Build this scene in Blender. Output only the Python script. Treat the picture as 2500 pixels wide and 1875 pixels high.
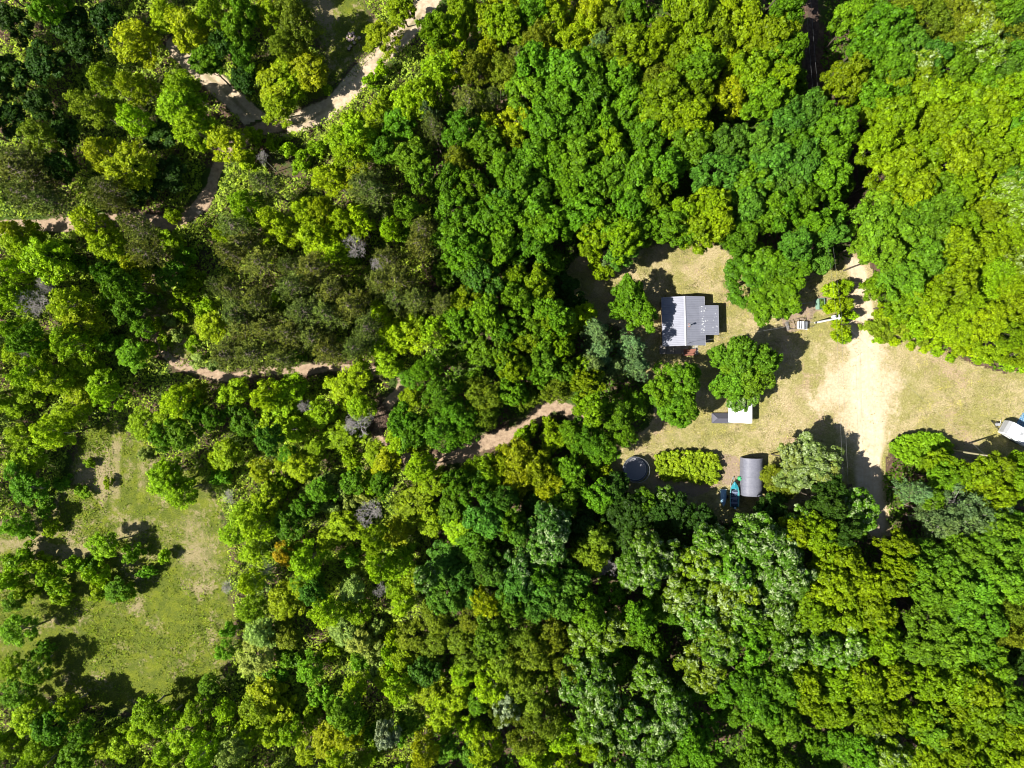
import bpy, math, random
import numpy as np
from mathutils import Vector, Matrix

random.seed(7); np.random.seed(7)
RNG = np.random.default_rng(7)
for o in list(bpy.data.objects): bpy.data.objects.remove(o)
sc = bpy.context.scene
COL = sc.collection

# ------------------------------------------------------------------ camera, sky, sun, exposure
H = 119.0            # flying height in metres
PPM = 14.0           # photograph pixels per metre on the ground
cam = bpy.data.cameras.new('camera'); camo = bpy.data.objects.new('camera', cam); COL.objects.link(camo)
cam.sensor_width = 36.0; cam.lens = 36.0*H/(2500/PPM); cam.clip_start = 1.0; cam.clip_end = 6000
camo.location = (0, 0, H); camo.rotation_euler = (0, 0, 0)
sc.camera = camo
SUN_EL = math.radians(48); SUN_DIR = Vector((-0.952, -0.305, 0)).normalized()   # horizontal direction towards the sun
w = bpy.data.worlds.new('World'); sc.world = w; w.use_nodes = True
nt = w.node_tree; nt.nodes.clear()
sky = nt.nodes.new('ShaderNodeTexSky'); sky.sky_type = 'NISHITA'; sky.sun_disc = False
sky.sun_elevation = SUN_EL; sky.sun_rotation = math.atan2(SUN_DIR.x, SUN_DIR.y)
bg = nt.nodes.new('ShaderNodeBackground'); bg.inputs['Strength'].default_value = 0.05
wo = nt.nodes.new('ShaderNodeOutputWorld')
nt.links.new(sky.outputs[0], bg.inputs[0]); nt.links.new(bg.outputs[0], wo.inputs[0])
sl = bpy.data.lights.new('sun', 'SUN'); sl.energy = 5.0; sl.angle = math.radians(0.5); sl.color = (1.0, 0.95, 0.86)
so = bpy.data.objects.new('sun', sl); COL.objects.link(so)
sd = Vector((SUN_DIR.x*math.cos(SUN_EL), SUN_DIR.y*math.cos(SUN_EL), math.sin(SUN_EL)))
so.rotation_euler = sd.to_track_quat('Z', 'Y').to_euler(); so.location = sd*300
sc.view_settings.view_transform = 'Standard'; sc.view_settings.look = 'None'
sc.view_settings.exposure = 1.12; sc.view_settings.gamma = 1.0; sc.view_settings.use_curve_mapping = False
sc.render.engine = 'CYCLES'
sc.cycles.max_bounces = 6; sc.cycles.diffuse_bounces = 2; sc.cycles.transmission_bounces = 3
sc.cycles.use_denoising = True; sc.cycles.filter_width = 1.05

def P(px, py, z=0.0):
    """where a point seen at photograph pixel (px, py) stands if it is z metres above the ground"""
    k = (H-z)/H/PPM
    return (px-1250)*k, (937.5-py)*k

# ------------------------------------------------------------------ helpers
def tag(o, label=None, cat=None, group=None, kind=None):
    if label: o['label'] = label
    if cat: o['category'] = cat
    if group: o['group'] = group
    if kind: o['kind'] = kind
    return o

def empty(name, loc, rz=0.0, scale=None):
    o = bpy.data.objects.new(name, None); COL.objects.link(o)
    o.empty_display_size = 0.5
    o.location = loc; o.rotation_euler = (0, 0, rz)
    if scale: o.scale = scale
    return o

def link(name, me, parent=None):
    o = bpy.data.objects.new(name, me); COL.objects.link(o)
    if parent: o.parent = parent
    return o

class MB:
    def __init__(s): s.v = []; s.f = []
    def add(s, vs, fs):
        b = len(s.v); s.v += [tuple(v) for v in vs]; s.f += [tuple(b+i for i in f) for f in fs]; return s
    def box(s, c, d, rz=0, M=None):
        x, y, z = d[0]/2, d[1]/2, d[2]/2
        vs = [Vector((a*x, b*y, e*z)) for e in (-1, 1) for b in (-1, 1) for a in (-1, 1)]
        R = M if M is not None else Matrix.Rotation(rz, 3, 'Z')
        vs = [R @ v + Vector(c) for v in vs]
        return s.add(vs, [(0, 2, 3, 1), (4, 5, 7, 6), (0, 1, 5, 4), (2, 6, 7, 3), (0, 4, 6, 2), (1, 3, 7, 5)])
    def tube(s, p0, p1, r0, r1=None, n=6, cap=True):
        p0 = Vector(p0); p1 = Vector(p1); r1 = r0 if r1 is None else r1
        d = (p1-p0)
        if d.length < 1e-6: return s
        d.normalize(); a = d.orthogonal().normalized(); b = d.cross(a)
        vs = [p0+(a*math.cos(t)+b*math.sin(t))*r0 for t in [2*math.pi*i/n for i in range(n)]] + \
             [p1+(a*math.cos(t)+b*math.sin(t))*r1 for t in [2*math.pi*i/n for i in range(n)]]
        fs = [(i, (i+1) % n, n+(i+1) % n, n+i) for i in range(n)]
        if cap: fs += [tuple(range(n-1, -1, -1)), tuple(range(n, 2*n))]
        return s.add(vs, fs)
    def ring(s, c, R, r, n=40, m=6, flat=1.0):
        vs = []; fs = []
        for i in range(n):
            t = 2*math.pi*i/n
            for j in range(m):
                u = 2*math.pi*j/m
                vs.append((c[0]+(R+r*math.cos(u))*math.cos(t), c[1]+(R+r*math.cos(u))*math.sin(t), c[2]+r*flat*math.sin(u)))
        for i in range(n):
            for j in range(m):
                fs.append((i*m+j, ((i+1) % n)*m+j, ((i+1) % n)*m+(j+1) % m, i*m+(j+1) % m))
        return s.add(vs, fs)
    def lathe(s, c, prof, n=20):
        vs = []; fs = []
        for r, z in prof:
            for i in range(n):
                t = 2*math.pi*i/n; vs.append((c[0]+r*math.cos(t), c[1]+r*math.sin(t), c[2]+z))
        for k in range(len(prof)-1):
            for i in range(n):
                fs.append((k*n+i, k*n+(i+1) % n, (k+1)*n+(i+1) % n, (k+1)*n+i))
        fs.append(tuple(range((len(prof)-1)*n, len(prof)*n)))
        return s.add(vs, fs)
    def mesh(s, name, mat, smooth=False):
        me = bpy.data.meshes.new(name); me.from_pydata(s.v, [], s.f); me.materials.append(mat)
        if smooth: me.polygons.foreach_set('use_smooth', [True]*len(me.polygons))
        me.update(); return me
    def build(s, name, mat, parent=None, smooth=False):
        return link(name, s.mesh(name, mat, smooth), parent)

def np_mesh(name, V, F, mat, attrs=None, fattrs=None):
    """V (n,3), F (m,4) quads"""
    me = bpy.data.meshes.new(name)
    V = np.ascontiguousarray(V, dtype=np.float32); F = np.ascontiguousarray(F, dtype=np.int32)
    me.vertices.add(len(V)); me.vertices.foreach_set('co', V.ravel())
    me.loops.add(F.size); me.loops.foreach_set('vertex_index', F.ravel())
    me.polygons.add(len(F)); me.polygons.foreach_set('loop_start', np.arange(0, F.size, F.shape[1], dtype=np.int32))
    try: me.polygons.foreach_set('loop_total', np.full(len(F), F.shape[1], dtype=np.int32))
    except Exception: pass
    for k, a in (attrs or {}).items():
        at = me.attributes.new(k, 'FLOAT', 'POINT'); at.data.foreach_set('value', np.ascontiguousarray(a, dtype=np.float32))
    for k, a in (fattrs or {}).items():
        at = me.attributes.new(k, 'FLOAT', 'FACE'); at.data.foreach_set('value', np.ascontiguousarray(a, dtype=np.float32))
    me.materials.append(mat); me.update(calc_edges=True)
    return me

# ------------------------------------------------------------------ materials
class NT:
    def __init__(s, name):
        s.m = bpy.data.materials.new(name); s.m.use_nodes = True; s.t = s.m.node_tree; s.t.nodes.clear()
        s.out = s.n('ShaderNodeOutputMaterial')
    def n(s, typ, **kw):
        x = s.t.nodes.new(typ)
        for k, v in kw.items(): setattr(x, k, v)
        return x
    def l(s, a, b): s.t.links.new(a, b)
    def val(s, sock, v):
        if isinstance(v, (int, float)): sock.default_value = v
        elif isinstance(v, tuple): sock.default_value = v if len(v) == 4 or len(sock.default_value) == 3 else (*v, 1)
        else: s.l(v, sock)
    def attr(s, name): a = s.n('ShaderNodeAttribute', attribute_name=name); return a.outputs['Fac']
    def pos(s): return s.n('ShaderNodeNewGeometry').outputs['Position']
    def objco(s): return s.n('ShaderNodeTexCoord').outputs['Object']
    def noise(s, vec, scale, detail=4, rough=0.6, dist=0.0):
        x = s.n('ShaderNodeTexNoise'); s.l(vec, x.inputs['Vector']); x.inputs['Scale'].default_value = scale
        x.inputs['Detail'].default_value = detail; x.inputs['Roughness'].default_value = rough; x.inputs['Distortion'].default_value = dist
        return x.outputs['Fac']
    def math(s, op, a, b=0.0, clamp=False):
        x = s.n('ShaderNodeMath', operation=op); x.use_clamp = clamp; s.val(x.inputs[0], a); s.val(x.inputs[1], b); return x.outputs[0]
    def ramp(s, fac, stops):
        x = s.n('ShaderNodeValToRGB'); s.l(fac, x.inputs[0]); e = x.color_ramp.elements
        while len(e) < len(stops): e.new(0.5)
        for i, (p, c) in enumerate(stops):
            e[i].position = p; e[i].color = (*c, 1) if not isinstance(c, (int, float)) else (c, c, c, 1)
        return x.outputs[0]
    def sstep(s, x, a, b):
        m = s.n('ShaderNodeMapRange', interpolation_type='SMOOTHSTEP'); s.val(m.inputs[0], x)
        m.inputs[1].default_value = a; m.inputs[2].default_value = b; return m.outputs[0]
    def mix(s, f, a, b, mode='MIX'):
        x = s.n('ShaderNodeMix', data_type='RGBA', blend_type=mode); s.val(x.inputs[0], f); s.val(x.inputs[6], a); s.val(x.inputs[7], b); return x.outputs[2]
    def bsdf(s, col, rough=0.8, metal=0.0, spec=0.3, bump=None, bstr=0.3, bdist=0.05, alpha=None):
        p = s.n('ShaderNodeBsdfPrincipled'); s.val(p.inputs['Base Color'], col); s.val(p.inputs['Roughness'], rough)
        p.inputs['Metallic'].default_value = metal; p.inputs['Specular IOR Level'].default_value = spec
        if bump is not None:
            b = s.n('ShaderNodeBump'); b.inputs['Strength'].default_value = bstr; b.inputs['Distance'].default_value = bdist
            s.l(bump, b.inputs['Height']); s.l(b.outputs[0], p.inputs['Normal'])
        s.l(p.outputs[0], s.out.inputs[0]); return p

def mat_plain(name, col, rough=0.6, metal=0.0, spec=0.3, var=0.25, scale=3.0, dirt=None):
    t = NT(name); v = t.objco(); n1 = t.noise(v, scale, 5); n2 = t.noise(v, scale*9, 3)
    f = t.math('ADD', t.math('MULTIPLY', n1, 0.7), t.math('MULTIPLY', n2, 0.3))
    d = dirt or tuple(c*0.55 for c in col)
    c = t.mix(t.sstep(f, 0.42, 0.42+max(var, 0.05)*1.6), t.mix(1-min(1, var*1.6), d, col), col)
    t.bsdf(c, rough, metal, spec, bump=n2, bstr=0.15, bdist=0.02); return t.m

def leaf_mat(name, gloss=0.35, trans=0.28, palecol=(0.34, 0.42, 0.2)):
    t = NT(name)
    oi = t.n('ShaderNodeObjectInfo'); base = oi.outputs['Color']; tint = t.attr('tint'); pale = t.attr('pale')
    # older leaves are deeper green, young tips yellower
    br = t.n('ShaderNodeMapRange'); t.l(tint, br.inputs[0]); br.inputs[3].default_value = 0.4; br.inputs[4].default_value = 1.7
    g = t.n('ShaderNodeCombineXYZ')
    for i in range(3): t.l(br.outputs[0], g.inputs[i])
    c = t.mix(1.0, base, g.outputs[0], 'MULTIPLY')
    warm = t.mix(1.0, c, (1.22, 1.06, 0.6), 'MULTIPLY')
    big = t.noise(t.pos(), 0.35, 2)
    wf = t.math('MULTIPLY', t.sstep(t.math('ADD', big, t.math('MULTIPLY', tint, 0.25)), 0.5, 0.85), 0.55)
    c = t.mix(wf, c, warm)
    c = t.mix(pale, c, palecol)
    p = t.n('ShaderNodeBsdfPrincipled'); t.l(c, p.inputs['Base Color']); p.inputs['Roughness'].default_value = 0.55
    p.inputs['Specular IOR Level'].default_value = gloss
    tr = t.n('ShaderNodeBsdfTranslucent'); tc = t.mix(1.0, c, (1.15, 1.25, 0.5), 'MULTIPLY'); t.l(tc, tr.inputs[0])
    mx = t.n('ShaderNodeMixShader'); mx.inputs[0].default_value = trans
    t.l(p.outputs[0], mx.inputs[1]); t.l(tr.outputs[0], mx.inputs[2]); t.l(mx.outputs[0], t.out.inputs[0])
    return t.m

def bark_mat(name, c1, c2):
    t = NT(name); v = t.objco(); n = t.noise(v, 2.2, 6, 0.7)
    t.bsdf(t.ramp(n, [(0.3, c1), (0.7, c2)]), 0.9, spec=0.1, bump=n, bstr=0.5, bdist=0.05); return t.m

LEAF = leaf_mat('leaf', 0.16, 0.22); LEAFS = leaf_mat('silvery_leaf', 0.3, 0.2); NEEDLE = leaf_mat('needle', 0.12, 0.08)
BARK = bark_mat('bark', (0.05, 0.04, 0.03), (0.13, 0.11, 0.085))
BARKP = bark_mat('pine_bark', (0.09, 0.07, 0.055), (0.24, 0.2, 0.17))
BARKW = bark_mat('pale_bark', (0.16, 0.14, 0.12), (0.42, 0.4, 0.36))
BARKD = bark_mat('weathered_wood', (0.22, 0.2, 0.19), (0.46, 0.43, 0.41))
BARKB = bark_mat('brown_twigs', (0.07, 0.045, 0.035), (0.2, 0.14, 0.11))

# shared ground colour builders -----------------------------------------------------
def col_forest(t, v):
    n1 = t.noise(v, 0.12, 5, 0.65); n2 = t.noise(v, 1.6, 6, 0.75); n3 = t.noise(v, 9.0, 3, 0.7)
    litter = t.ramp(n2, [(0.28, (0.03, 0.02, 0.014)), (0.5, (0.10, 0.064, 0.045)), (0.72, (0.21, 0.15, 0.11))])
    green = t.ramp(n3, [(0.25, (0.022, 0.045, 0.01)), (0.75, (0.075, 0.12, 0.018))])
    return t.mix(t.sstep(t.math('ADD', n1, t.math('MULTIPLY', t.math('SUBTRACT', n2, 0.5), 0.5)), 0.44, 0.6), litter, green)
def col_lawn(t, v):
    n1 = t.noise(v, 0.16, 5, 0.62, 0.6); n2 = t.noise(v, 1.7, 6, 0.8); n3 = t.noise(v, 6.0, 5, 0.85)
    straw = t.ramp(n3, [(0.34, (0.14, 0.105, 0.04)), (0.5, (0.36, 0.295, 0.155)), (0.64, (0.58, 0.49, 0.31))])
    grass = t.ramp(n3, [(0.34, (0.08, 0.08, 0.014)), (0.5, (0.235, 0.22, 0.07)), (0.66, (0.40, 0.36, 0.15))])
    soil = t.ramp(n3, [(0.34, (0.20, 0.14, 0.085)), (0.66, (0.50, 0.37, 0.26))])
    f = t.math('ADD', n1, t.math('MULTIPLY', t.math('SUBTRACT', n2, 0.5), 0.8))
    c = t.mix(t.sstep(f, 0.36, 0.6), straw, grass)
    n4 = t.noise(v, 0.11, 4, 0.65); g = t.math('ADD', n4, t.math('MULTIPLY', t.math('SUBTRACT', n2, 0.5), 0.8))
    c = t.mix(t.math('MULTIPLY', t.sstep(g, 0.52, 0.68), 0.85), c, soil)
    n5 = t.noise(v, 2.6, 4, 0.8); mr = t.n('ShaderNodeMapRange'); t.l(n5, mr.inputs[0]); mr.inputs[1].default_value = .3; mr.inputs[2].default_value = .7; mr.inputs[3].default_value = .74; mr.inputs[4].default_value = 1.2
    cx = t.n('ShaderNodeCombineXYZ'); [t.l(mr.outputs[0], cx.inputs[i]) for i in range(3)]
    return t.mix(1.0, c, cx.outputs[0], 'MULTIPLY')
def col_meadow(t, v, bias):
    n1 = t.noise(v, 0.16, 5, 0.65); n3 = t.noise(v, 6.0, 5, 0.85); n2 = t.noise(v, 1.4, 5, 0.8)
    g = t.mix(t.sstep(t.noise(v, 0.5, 5, .75), .42, .62), t.ramp(n3, [(0.34, (0.03, 0.045, 0.006)), (0.5, (0.08, 0.105, 0.014)), (0.66, (0.17, 0.19, 0.04))]), t.ramp(n3, [(0.34, (0.04, 0.06, 0.006)), (0.5, (0.13, 0.155, 0.012)), (0.66, (0.24, 0.25, 0.05))]))
    d = t.ramp(n3, [(0.32, (0.10, 0.08, 0.03)), (0.68, (0.40, 0.33, 0.19))])
    return t.mix(t.sstep(t.math('ADD', t.math('ADD', n1, bias), t.math('MULTIPLY', t.math('SUBTRACT', n2, 0.5), 0.7)), 0.54, 0.7), g, d)
def col_sand(t, v):
    n2 = t.noise(v, 0.8, 5, 0.7); n3 = t.noise(v, 8.0, 4, 0.8)
    a = t.ramp(n2, [(0.25, (0.40, 0.30, 0.20)), (0.55, (0.55, 0.45, 0.32)), (0.8, (0.66, 0.57, 0.43))])
    return t.mix(t.sstep(n3, 0.56, 0.85), a, (0.36, 0.28, 0.19))

def ground_mat(name, kind):
    t = NT(name); v = t.pos(); e = t.attr('edge'); x = t.math('ABSOLUTE', t.attr('along')) if kind == 'sand' else t.attr('along')
    n_e = t.noise(v, 1.3, 6, 0.8); n_f = t.noise(v, 7.0, 4, 0.8); hb = t.noise(v, 6.0, 5, 0.8)
    ee = t.math('ADD', e, t.math('ADD', t.math('MULTIPLY', t.math('SUBTRACT', n_e, 0.5), 1.1), t.math('MULTIPLY', t.math('SUBTRACT', n_f, 0.5), 0.7)))
    if kind == 'forest': c = col_forest(t, v)
    elif kind == 'lawn': c = t.mix(t.sstep(ee, 0.25, 0.45), col_forest(t, v), col_lawn(t, v))
    elif kind == 'sand':
        ew = t.math('ADD', e, t.math('ADD', t.math('MULTIPLY', t.math('SUBTRACT', n_e, 0.5), 2.0), t.math('MULTIPLY', t.math('SUBTRACT', n_f, 0.5), 2.6)))
        big = t.noise(v, 0.2, 5, 0.72, 0.5); ns = t.math('ADD', t.math('MULTIPLY', t.math('SUBTRACT', n_e, 0.5), 1.6), t.math('MULTIPLY', t.math('SUBTRACT', n_f, 0.5), 1.8))
        core = t.sstep(t.math('ADD', x, t.math('MULTIPLY', ns, 0.9)), 3.0, 1.6)
        patch = t.sstep(t.math('ADD', t.math('MULTIPLY', t.math('SUBTRACT', big, 0.5), 3.2), t.math('ADD', ns, t.math('ADD', t.math('MULTIPLY', e, 0.55), t.math('MULTIPLY', t.sstep(x, 9.0, 2.0), 0.45)))), 0.25, 1.1)
        dull = t.ramp(t.noise(v, 2.2, 6, 0.8), [(0.3, (0.33, 0.25, 0.15)), (0.55, (0.5, 0.41, 0.28)), (0.75, (0.62, 0.53, 0.38))])
        fade = t.sstep(e, 0.02, 0.2)
        c = t.mix(t.math('MULTIPLY', patch, fade), col_lawn(t, v), dull)
        c = t.mix(t.math('MULTIPLY', core, fade), c, col_sand(t, v))
        tr = t.math('MULTIPLY', t.sstep(t.math('ABSOLUTE', t.math('SUBTRACT', t.math('ABSOLUTE', t.math('ADD', x, t.math('MULTIPLY', t.math('SUBTRACT', n_e, .5), .5))), 0.75)), 0.32, 0.05), 0.42)
        c = t.mix(tr, c, (0.50, 0.37, 0.25))
    elif kind == 'soil':
        s_ = t.ramp(t.noise(v, 3.0, 6, 0.8), [(0.3, (0.17, 0.125, 0.085)), (0.7, (0.34, 0.26, 0.185))]); c = t.mix(t.sstep(ee, 0.2, 0.4), col_lawn(t, v), s_)
    elif kind == 'meadow':
        yy = t.n('ShaderNodeSeparateXYZ'); t.l(v, yy.inputs[0])
        c = col_meadow(t, v, t.math('MULTIPLY', t.sstep(yy.outputs[1], -38.0, -22.0), 0.1))
        c = t.mix(t.sstep(ee, 0.2, 0.5), col_forest(t, v), c)
    elif kind == 'road':
        n3 = t.noise(v, 7.0, 4, 0.8)
        s_ = t.ramp(t.noise(v, 1.1, 5, 0.75), [(0.25, (0.26, 0.19, 0.13)), (0.55, (0.46, 0.37, 0.26)), (0.8, (0.62, 0.52, 0.38))])
        gr = t.ramp(n3, [(0.3, (0.09, 0.09, 0.03)), (0.7, (0.26, 0.22, 0.11))])
        mid = t.math('MULTIPLY', t.sstep(t.math('ABSOLUTE', t.math('ADD', x, t.math('MULTIPLY', t.math('SUBTRACT', n_e, .5), .8))), 0.55, 0.12), 0.7)
        mid = t.math('MULTIPLY', mid, t.sstep(t.noise(v, 0.14, 2), 0.4, 0.6))
        c = t.mix(mid, s_, gr)
        c = t.mix(t.sstep(ee, 0.25, 0.5), col_forest(t, v), c)
    elif kind == 'dry':
        c = t.mix(t.math('MULTIPLY', t.sstep(ee, 0.2, 1.2), .8), col_meadow(t, v, 0.04), col_meadow(t, v, 0.17))
    elif kind == 'shade_soil':
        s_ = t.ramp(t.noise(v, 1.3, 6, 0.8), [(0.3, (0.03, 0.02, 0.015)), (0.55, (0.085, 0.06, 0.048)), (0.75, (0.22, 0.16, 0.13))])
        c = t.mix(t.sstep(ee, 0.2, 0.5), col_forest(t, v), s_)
    elif kind == 'path':
        s_ = t.ramp(t.noise(v, 1.3, 5, 0.8), [(0.25, (0.15, 0.10, 0.07)), (0.55, (0.34, 0.25, 0.17)), (0.8, (0.48, 0.37, 0.26))])
        c = t.mix(t.sstep(ee, 0.2, 0.5), col_forest(t, v), s_)
    t.bsdf(c, 0.95, spec=0.08, bump=hb, bstr=0.6, bdist=0.12)
    return t.m

# ------------------------------------------------------------------ ground sheets
def seg_dist(X, Y, pts, closed):
    best = np.full(X.shape, 1e9); sgn = np.zeros(X.shape); n = len(pts)
    for i in range(n if closed else n-1):
        x0, y0 = pts[i]; x1, y1 = pts[(i+1) % n]; dx, dy = x1-x0, y1-y0; L2 = dx*dx+dy*dy+1e-9
        t = np.clip(((X-x0)*dx+(Y-y0)*dy)/L2, 0, 1); d = np.hypot(X-x0-t*dx, Y-y0-t*dy)
        cr = ((X-x0)*dy-(Y-y0)*dx)/math.sqrt(L2)
        m = d < best; best[m] = d[m]; sgn[m] = cr[m]
    return best, sgn
def inside(X, Y, pts):
    r = np.zeros(X.shape, bool); n = len(pts)
    for i in range(n):
        x0, y0 = pts[i]; x1, y1 = pts[(i+1) % n]
        c = ((y0 > Y) != (y1 > Y)) & (X < (x1-x0)*(Y-y0)/(y1-y0+1e-12)+x0); r ^= c
    return r
def smooth_line(pts, closed=False, k=6):
    out = []; n = len(pts)
    for i in range(n if closed else n-1):
        p = [pts[(i+j) % n] if closed else pts[min(max(i+j, 0), n-1)] for j in (-1, 0, 1, 2)]
        for s in range(k):
            t = s/k
            out.append(tuple(0.5*((2*p[1][a])+(-p[0][a]+p[2][a])*t+(2*p[0][a]-5*p[1][a]+4*p[2][a]-p[3][a])*t*t+(-p[0][a]+3*p[1][a]-3*p[2][a]+p[3][a])*t**3) for a in (0, 1)))
    if not closed: out.append(pts[-1])
    return out
def hnoise(X, Y, s, seed=0):
    r = np.random.default_rng(seed); o = 0
    for k in range(7):
        a = r.uniform(0, 6.28); f = s*r.uniform(0.5, 2.0); o = o+np.sin((X*math.cos(a)+Y*math.sin(a))*f+r.uniform(0, 6.28))
    return o/7*1.6
def sheet(name, sd_fn, bounds, z, mat, fade, step=0.45):
    x0, x1, y0, y1 = bounds
    xs = np.arange(x0, x1, step); ys = np.arange(y0, y1, step); X, Y = np.meshgrid(xs, ys)
    sd, al = sd_fn(X, Y); sd = sd+hnoise(X, Y, 0.9, 3)*0.35
    ok = sd > 0; cell = ok[:-1, :-1] | ok[1:, :-1] | ok[:-1, 1:] | ok[1:, 1:]
    idx = np.full(X.shape, -1); W = X.shape[1]
    ii, jj = np.nonzero(cell); q = np.stack([ii*W+jj, ii*W+jj+1, (ii+1)*W+jj+1, (ii+1)*W+jj], 1)
    used = np.unique(q); re = np.full(X.size, -1); re[used] = np.arange(len(used))
    V = np.stack([X.ravel()[used], Y.ravel()[used], np.full(len(used), z)], 1)
    me = np_mesh(name, V, re[q], mat, {'edge': np.clip(sd/fade, 0, 1.5).ravel()[used], 'along': al.ravel()[used]})
    return tag(link(name, me), kind='structure')
def poly_sheet(name, px, z, mat, fade, extra=None, line=None):
    pts = smooth_line([P(*p) for p in px], True, 4); A = np.array(pts)
    ln = smooth_line([P(*p) for p in line]) if line else None
    def fn(X, Y):
        d, _ = seg_dist(X, Y, pts, True); s = np.where(inside(X, Y, pts), d, -d)
        al = np.full(X.shape, 9.0)
        if ln:
            dd, sg = seg_dist(X, Y, ln, False); al = dd
        return s, al
    return sheet(name, fn, (A[:, 0].min()-1, A[:, 0].max()+1, A[:, 1].min()-1, A[:, 1].max()+1), z, mat, fade)
def line_sheet(name, px, wpx, z, mat, fade):
    pts = smooth_line([P(*p) for p in px]); A = np.array(pts); hw = wpx/PPM/2
    def fn(X, Y):
        d, sg = seg_dist(X, Y, pts, False); return hw-d, sg
    return sheet(name, fn, (A[:, 0].min()-hw-1, A[:, 0].max()+hw+1, A[:, 1].min()-hw-1, A[:, 1].max()+hw+1), z, mat, fade, 0.4)

M_FOREST = ground_mat('forest_floor', 'forest')
g = MB(); g.add([(-3000, -3000, 0), (3000, -3000, 0), (3000, 3000, 0), (-3000, 3000, 0)], [(0, 1, 2, 3)])
tag(g.build('ground', M_FOREST), kind='structure')

LAWN = [(1380, 650), (1430, 612), (1540, 598), (1620, 592), (1740, 592), (1800, 620), (1900, 620), (1990, 660), (2055, 640), (2120, 640), (2150, 790), (2230, 830), (2330, 862),
        (2430, 905), (2520, 915), (2700, 900), (2700, 1180), (2520, 1190), (2400, 1160), (2300, 1140), (2180, 1110), (2150, 1180), (2080, 1190), (1990, 1230), (1860, 1270), (1700, 1280), (1560, 1250), (1480, 1190), (1465, 1130),
        (1510, 1085), (1570, 1040), (1590, 990), (1570, 930), (1560, 870), (1500, 800), (1430, 800), (1370, 730)]
MEADOW = [(-150, 1290), (60, 1260), (150, 1180), (190, 1060), (260, 1020), (330, 1060), (400, 1120), (480, 1140), (530, 1200), (560, 1290), (565, 1420), (585, 1520), (560, 1640), (480, 1720), (400, 1760), (250, 1740), (60, 1700), (-150, 1680)]
GLADE = [(735, -60), (870, -60), (900, 30), (935, 60), (930, 110), (880, 180), (830, 230), (760, 260), (740, 200), (790, 140), (760, 90), (740, 30)]
BRUSH = [(335, 690), (420, 700), (470, 760), (500, 800), (490, 850), (450, 905), (390, 870), (340, 800)]
PATCH2 = [(640, 350), (740, 340), (780, 400), (740, 440), (660, 430)]
poly_sheet('meadow', MEADOW, 0.004, ground_mat('meadow_grass', 'meadow'), 3.0)
MEADOW_TRACKS = [([(284, 1040), (286, 1130), (283, 1240)], 22), ([(-60, 1330), (60, 1338), (200, 1345), (300, 1300), (420, 1250), (520, 1220)], 30), ([(335, 1050), (345, 1130), (340, 1230)], 16)]
MEADOW_DRY = [[(390, 1255), (480, 1225), (545, 1300), (550, 1410), (470, 1440), (400, 1400), (370, 1320)], [(480, 1150), (530, 1180), (545, 1240), (480, 1260), (460, 1200)]]
for k_, (q_, w_) in enumerate(MEADOW_TRACKS): line_sheet('track', q_, w_*1.6, 0.0085+.0018*k_, bpy.data.materials.get('worn_track') or ground_mat('worn_track', 'dry'), 0.8)
for k_, q_ in enumerate(MEADOW_DRY): poly_sheet('dry_grass', q_, 0.0145+.003*k_, bpy.data.materials['worn_track'], 4.5)
poly_sheet('glade_grass', GLADE, 0.005, bpy.data.materials['meadow_grass'], 1.5)
poly_sheet('clearing_grass', BRUSH, 0.006, bpy.data.materials['meadow_grass'], 1.5)
poly_sheet('lawn', LAWN, 0.008, ground_mat('dry_lawn', 'lawn'), 1.5)
ROAD = [(1110, -90), (1060, -15), (1010, 55), (955, 108), (905, 165), (855, 212), (795, 268), (745, 295), (690, 306), (640, 304), (590, 262), (530, 205), (480, 165), (430, 110)]
TRACK = [(680, 306), (610, 328), (545, 385), (525, 430), (515, 465), (478, 515), (410, 545), (320, 533), (240, 540), (150, 548), (90, 550), (-20, 560), (-100, 560)]
TRAIL1 = [(350, 790), (395, 850), (430, 888), (500, 905), (565, 922), (640, 905), (715, 905), (780, 898), (845, 898), (920, 908), (972, 915), (978, 950), (948, 985), (925, 1020), (928, 1075), (960, 1105)]
TRAIL2 = [(960, 1105), (1030, 1130), (1110, 1115), (1160, 1090), (1205, 1075), (1270, 1050), (1320, 1010), (1345, 985), (1385, 1000), (1410, 1020)]
LANE_N = [(1985, -120), (1985, 60), (1978, 160), (1990, 220), (2040, 290), (2075, 340), (2085, 440), (2085, 540), (2085, 640)]
LANE_S = [(2125, 1150), (2135, 1260), (2160, 1360), (2195, 1460), (2205, 1600), (2205, 1700), (2230, 1850), (2240, 1980)]
DRIVE = [(2055, 620), (2120, 640), (2140, 760), (2180, 820), (2235, 880), (2250, 960), (2200, 1040), (2165, 1110), (2165, 1190), (2175, 1300), (2095, 1300), (2080, 1180), (2070, 1110), (2030, 1080), (1960, 1060),
         (1900, 1000), (1920, 920), (1965, 850), (2030, 815), (2058, 770), (2070, 700)]
M_ROAD = ground_mat('sandy_dirt_road', 'road'); M_PATH = ground_mat('trodden_path', 'path')
line_sheet('dirt_road', ROAD, 62, 0.012, M_ROAD, 1.2)
line_sheet('trail', TRACK, 40, 0.016, bpy.data.materials['trodden_path'], 0.9)
line_sheet('footpath', TRAIL1, 28, 0.02, M_PATH, 0.8)
line_sheet('footpath', TRAIL2, 46, 0.024, M_PATH, 1.2)
M_LANE = ground_mat('shade_dark_lane', 'shade_soil')  # soil colour darkened to imitate tree shade on the lane
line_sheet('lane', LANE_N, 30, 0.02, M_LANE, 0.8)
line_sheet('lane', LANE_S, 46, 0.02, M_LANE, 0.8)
M_SAND = ground_mat('bright_sand', 'sand')
poly_sheet('driveway', DRIVE, 0.028, M_SAND, 6.0, line=[(2095, 640), (2105, 800), (2110, 900), (2112, 980), (2125, 1060), (2120, 1200), (2130, 1290)])
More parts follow.
